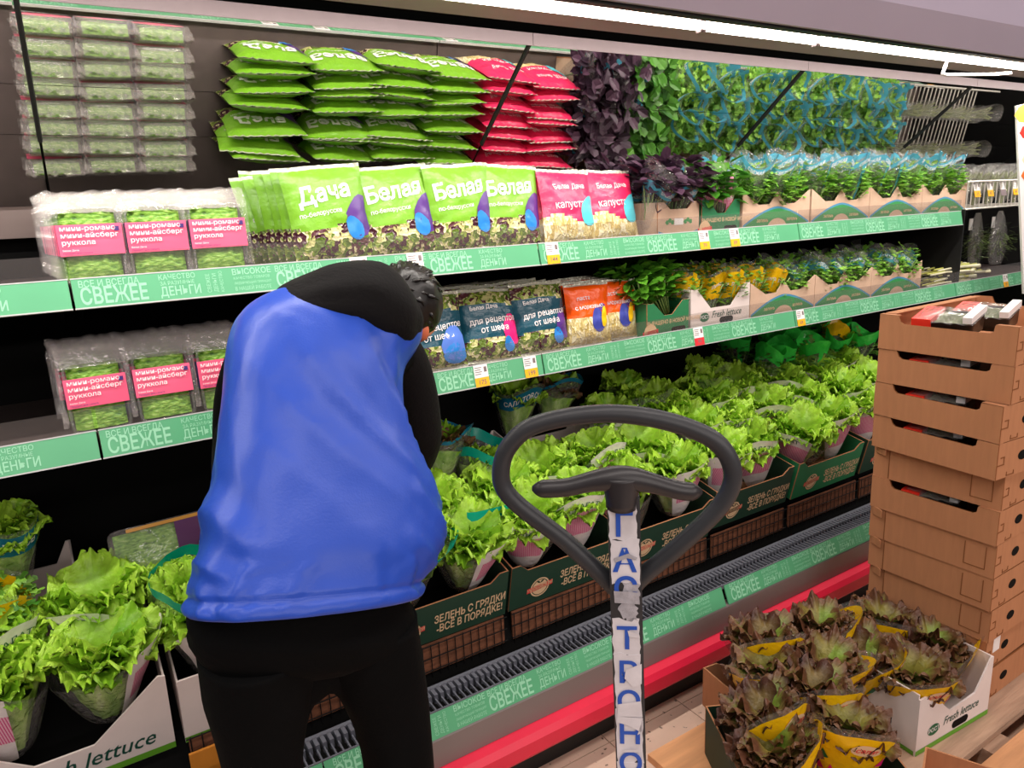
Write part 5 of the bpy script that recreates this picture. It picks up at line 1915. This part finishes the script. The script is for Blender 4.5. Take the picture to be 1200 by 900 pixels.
# ------------------------------------------------------------------ stack of kraft trays
def make_kraft(kind):
    """flat kraft tray; short side facing -x with a hand cut-out, long side facing -y with a round hole"""
    def fn(label, group):
        t = thing('kraft_tray', label, 'tray', group=group)
        W, Dp, H_ = .56, .372, .1035
        th = .005
        if kind == 'open':
            rnd = [(.11 + .018 * cos(radians(180 + 90 * i / 4)), H_ - .006 + .018 * sin(radians(180 + 90 * i / 4))) for i in range(5)]
            rnd2 = [(-.13 + .014 * cos(radians(-90 + 90 * i / 4)), H_ - .010 + .014 * sin(radians(-90 + 90 * i / 4))) for i in range(5)]
            # outline in (y, z) seen from -x: y runs leftwards
            out = [(-Dp / 2, 0), (Dp / 2, 0), (Dp / 2, H_), (.13, H_), (.128, H_ - .004), (.122, H_ - .018), (.112, H_ - .024), (-.118, H_ - .024), (-.128, H_ - .018), (-.130, H_ - .004), (-.132, H_), (-Dp / 2, H_)]
        else:
            out = [(-Dp / 2, 0), (Dp / 2, 0), (Dp / 2, H_), (-Dp / 2, H_)]
        f_ = [(-p[0], p[1]) for p in reversed(out)]
        fr = MB().prism(f_, (0, 0, 0), (0, -1, 0), (0, 0, 1), th, 0, 1).build('front_panel', [KRAFT, KRAFTD], t)
        MB().prism(f_, (W - th, 0, 0), (0, -1, 0), (0, 0, 1), th, 0, 1).build('back_panel', [KRAFT, KRAFTD], t)
        for s in (-1, 1):
            y = -Dp / 2 if s < 0 else Dp / 2 - th
            MB().prism([(th, 0), (W - th, 0), (W - th, H_ - .001), (th, H_ - .001)], (0, y, 0), (1, 0, 0), (0, 0, 1), th, 0, 1).build('side_panel', [KRAFT, KRAFTD], t)
        MB().box(th, -Dp / 2 + th, 0, W - th, Dp / 2 - th, th).build('base_panel', KRAFT, t)
        # hand hole, slot cuts and folded flaps
        b = MB()
        b.prism([(.12 + .022 * cos(i * pi / 8), .052 + .014 * sin(i * pi / 8)) for i in range(16)], (0, -Dp / 2 - .0008, 0), (1, 0, 0), (0, 0, 1), .0006)
        b.build('hand_hole', DARK, t)
        b = MB()
        for x0, z0, x1, z1 in ((.016, .060, .034, .063), (.031, .040, .034, .063), (.0, .039, .034, .042), (.05, .004, .085, .0065), (.05, .004, .0525, .016), (.082, .004, .085, .016)):
            b.box(x0, -Dp / 2 - .0010, z0, x1, -Dp / 2 - .0002, z1)
        stuff(b.build('slot_cut', KRAFTD, t))
        if kind == 'open':
            MB().box(.0, -Dp / 2, H_ - .0015, .02, -.132, H_ + .0005).build('corner_flap', KRAFT, t)
            MB().box(.0, .132, H_ - .0015, .02, Dp / 2, H_ + .0005).build('corner_flap', KRAFT, t)
            MB().box(.03, Dp / 2 - .03, H_ - .001, W - .03, Dp / 2, H_ + .001).build('rim_flap', KRAFT, t)
        else:
            b = MB()
            y = -.105
            for dy0, z0, dy1, z1 in ((0, .02, .002, .09), (-.055, .02, .002, .022), (-.057, .02, -.055, .09)):
                b.box(-.0012, y + dy0, z0, -.0002, y + dy1, z1)
            b.box(-.0012, .135, .002, -.0002, .137, .10)
            stuff(b.build('tab_cut', KRAFTD, t))
            MB().prism([(0, 0), (.04, 0), (.04, .022), (.034, .026), (.006, .026), (0, .022)], (-.004, .178, H_ - .024), (-.35, -.94, 0), (0, .0, 1), .003).build('folded_tab', KRAFT, t)
        return t
    return fn


KO, KCL = Kind(make_kraft('open')), Kind(make_kraft('closed'))
ord_b = ['lowest', 'second from bottom', 'third from bottom', 'fourth from bottom', 'fifth from bottom', 'sixth from bottom', 'fifth from top', 'fourth from top', 'third from top', 'second from top', 'topmost']
kr = []
for i in range(11):
    kd = KO if i in (5, 7, 8, 9, 10) else KCL
    x = 2.135 - .006 * i + (.0, .0, .004, 0, .002, 0, .012, -.022, -.018, .0, .004)[i]
    y = 1.062 - .0005 * i + U(.003)
    rz = (0, .01, -.01, 0, .01, 0, .01, -.085, -.075, .0, .01)[i]
    o = kd((x, y, .1002 + i * .1042), (0, 0, rz), f'brown kraft tray in the tall stack at right, {ord_b[i]}', 'kraft trays in the tall stack')
    kr.append(o)
    o['stack'] = i


def punnet(i, dx, dy, dz, rz, tilt, label, red=True, cat='salad pack'):
    base = kr[i].matrix_basis @ Vector((dx, dy, dz))
    t = thing('herb_punnet', label, cat, base, (tilt, 0, rz), 'red-banded punnets in the kraft trays')
    b = MB()
    pts = rbox(.15, .10, .012)
    k = len(pts)
    b.add([(x, z - .05, .0) for x, z in pts] + [(x * 1.05, (z - .05) * 1.05, .045) for x, z in pts], [(j, (j + 1) % k, k + (j + 1) % k, k + j) for j in range(k)] + [tuple(reversed(range(k)))], 0)
    b.build('tray', mat('black_tray', (20, 20, 20), .3), t, True)
    b = MB()
    b.grid(lambda u, v: ((u - .5) * .14, (v - .5) * .09, .040 + .014 * noise.noise((u * 6, v * 5, i)) * sin(u * pi) * sin(v * pi) * 2), 14, 10)
    stuff(b.build('herbs', mat('punnet_herbs', (92, 108, 60), .5, var=.5, scale=60, bump=.5), t, True))
    b = MB()
    b.grid(lambda u, v: ((u - .5) * .16, (v - .5) * .112, .044 + .022 * sin(u * pi) ** .5 * sin(v * pi) ** .5 + .006 * noise.noise((u * 9, v * 7, 4))), 14, 10)
    b.build('wrap', FOILF, t, True)
    MB().box(-.0795, -.057, .0, -.028, .057, .052).build('red_band', mat('red_label', (232, 52, 36), .4), t)
    MB().box(.055, -.057, .048, .0785, .057, .066).build('white_label', WHITEP, t)
    return t


for i, dx, dz, lb in [(10, .09, .058, 'red-banded herb punnet showing over rim of the topmost kraft tray'), (10, .30, .05, 'red-banded punnet lying at the back of the topmost kraft tray'),
                      (9, .085, .028, 'red-banded punnet inside the kraft tray second from top'), (8, .085, .028, 'red-banded punnet inside the kraft tray third from top'),
                      (7, .085, .028, 'red-banded punnet inside the kraft tray fourth from top'), (5, .085, .028, 'dark punnet inside the sixth kraft tray from bottom')]:
    punnet(i, dx, .03, dz, radians(-80) if i < 10 else radians(-82), radians(0 if i < 10 else 12), lb)
# paper sticker on the low trays
st = kr[1].matrix_basis.translation
for k in range(1):
    MB().box(.045, -.1868, .05, .085, -.1862, .095).build('paper_sticker', WHITEP, kr[1])

# ------------------------------------------------------------------ crates and oak-leaf lettuces on the pallet
WP = Kind(crate_maker('lettuce_crate', .335, .38, .19, lambda a, h: [(-a / 2, 0), (a / 2, 0), (a / 2, h), (a / 2 - .012, h), (a / 2 - .075, h * .52), (-a / 2 + .145, h * .46), (-a / 2 + .05, h * .93), (-a / 2, h * .93)], f_rect, CWHITE, CWHITE, pr_white(False)))
wcr = WP((1.952, 1.045, .101), (0, 0, -.075), 'white lettuce crate on the pallet beside the kraft stack')
b = MB()
f = plane_fn((-.1685, 0, 0), (0, -1, 0), (0, 0, 1))
b.text('Fresh lettuce', .05, lambda a, c: f(a - .0, c + .06), 0, .35, .006, 'CENTER', 1, .86)
b.add([f(-.185, .001), f(.185, .001), f(.185, .014), f(-.185, .014)], [(0, 1, 2, 3)], 1)
stuff(b.build('side_lettering', [INKG, LIMEP], [c for c in wcr.children if c.name.startswith('side_panel')][0]))
GP = Kind(crate_maker('lettuce_crate', .40, .36, .15, lambda a, h: f_notch(a, h, .8, .05, .04), f_rect, CGREEN, KRAFT, pr_newmoscow))
GP((1.415, .955, .101), (0, 0, radians(-28)), 'dark green crate at the near left corner of the pallet')
KP = Kind(crate_maker('lettuce_crate', .31, .28, .13, lambda a, h: f_notch(a, h, .8, .05, .04), f_rect, KRAFT, KRAFT, pr_leafkraft))
KP((1.60, 1.19, .101), (0, 0, radians(-8)), 'plain kraft crate of oak-leaf lettuce at far side of the pallet')
for k, (x, y, z, rx, ry, lb) in enumerate([
    (1.385, 1.02, .145, -8, -10, 'oak-leaf lettuce at left in the near dark green crate'), (1.47, .90, .145, -2, 6, 'oak-leaf lettuce at front right in the near dark green crate'),
    (1.32, .935, .14, -4, -12, 'oak-leaf lettuce at front left in the near dark green crate'), (1.52, 1.03, .15, -6, 8, 'oak-leaf lettuce at rear right in the near dark green crate'),
    (1.56, 1.15, .14, 0, -12, 'oak-leaf lettuce at left in the far kraft crate'), (1.68, 1.12, .14, 4, 8, 'oak-leaf lettuce at right in the far kraft crate'), (1.62, 1.25, .15, -4, 0, 'oak-leaf lettuce at the rear of the far kraft crate'),
    (1.90, .955, .11, 4, -8, 'oak-leaf lettuce with yellow band at front of the white pallet crate'), (2.03, .99, .11, 0, 10, 'oak-leaf lettuce at right in the white pallet crate'),
    (1.86, 1.08, .115, 6, -10, 'oak-leaf lettuce at left in the white pallet crate'), (2.02, 1.14, .12, 0, 4, 'oak-leaf lettuce at the rear of the white pallet crate'), (1.83, 1.20, .14, -6, 0, 'oak-leaf lettuce at the far left of the white pallet crate')]):
    OKK[k % 3]((x, y, z), (radians(rx), radians(ry), U(.4) - .35), lb, 'oak-leaf lettuces on the pallet')
KB = Kind(crate_maker('kraft_tray', .50, .34, .13, f_rect, f_rect, KRAFT, KRAFT, lambda a, b, c: [], 'tray'))
KB((1.62, .50, .101), (0, 0, radians(-66)), 'empty kraft tray at the bottom right corner of the picture')
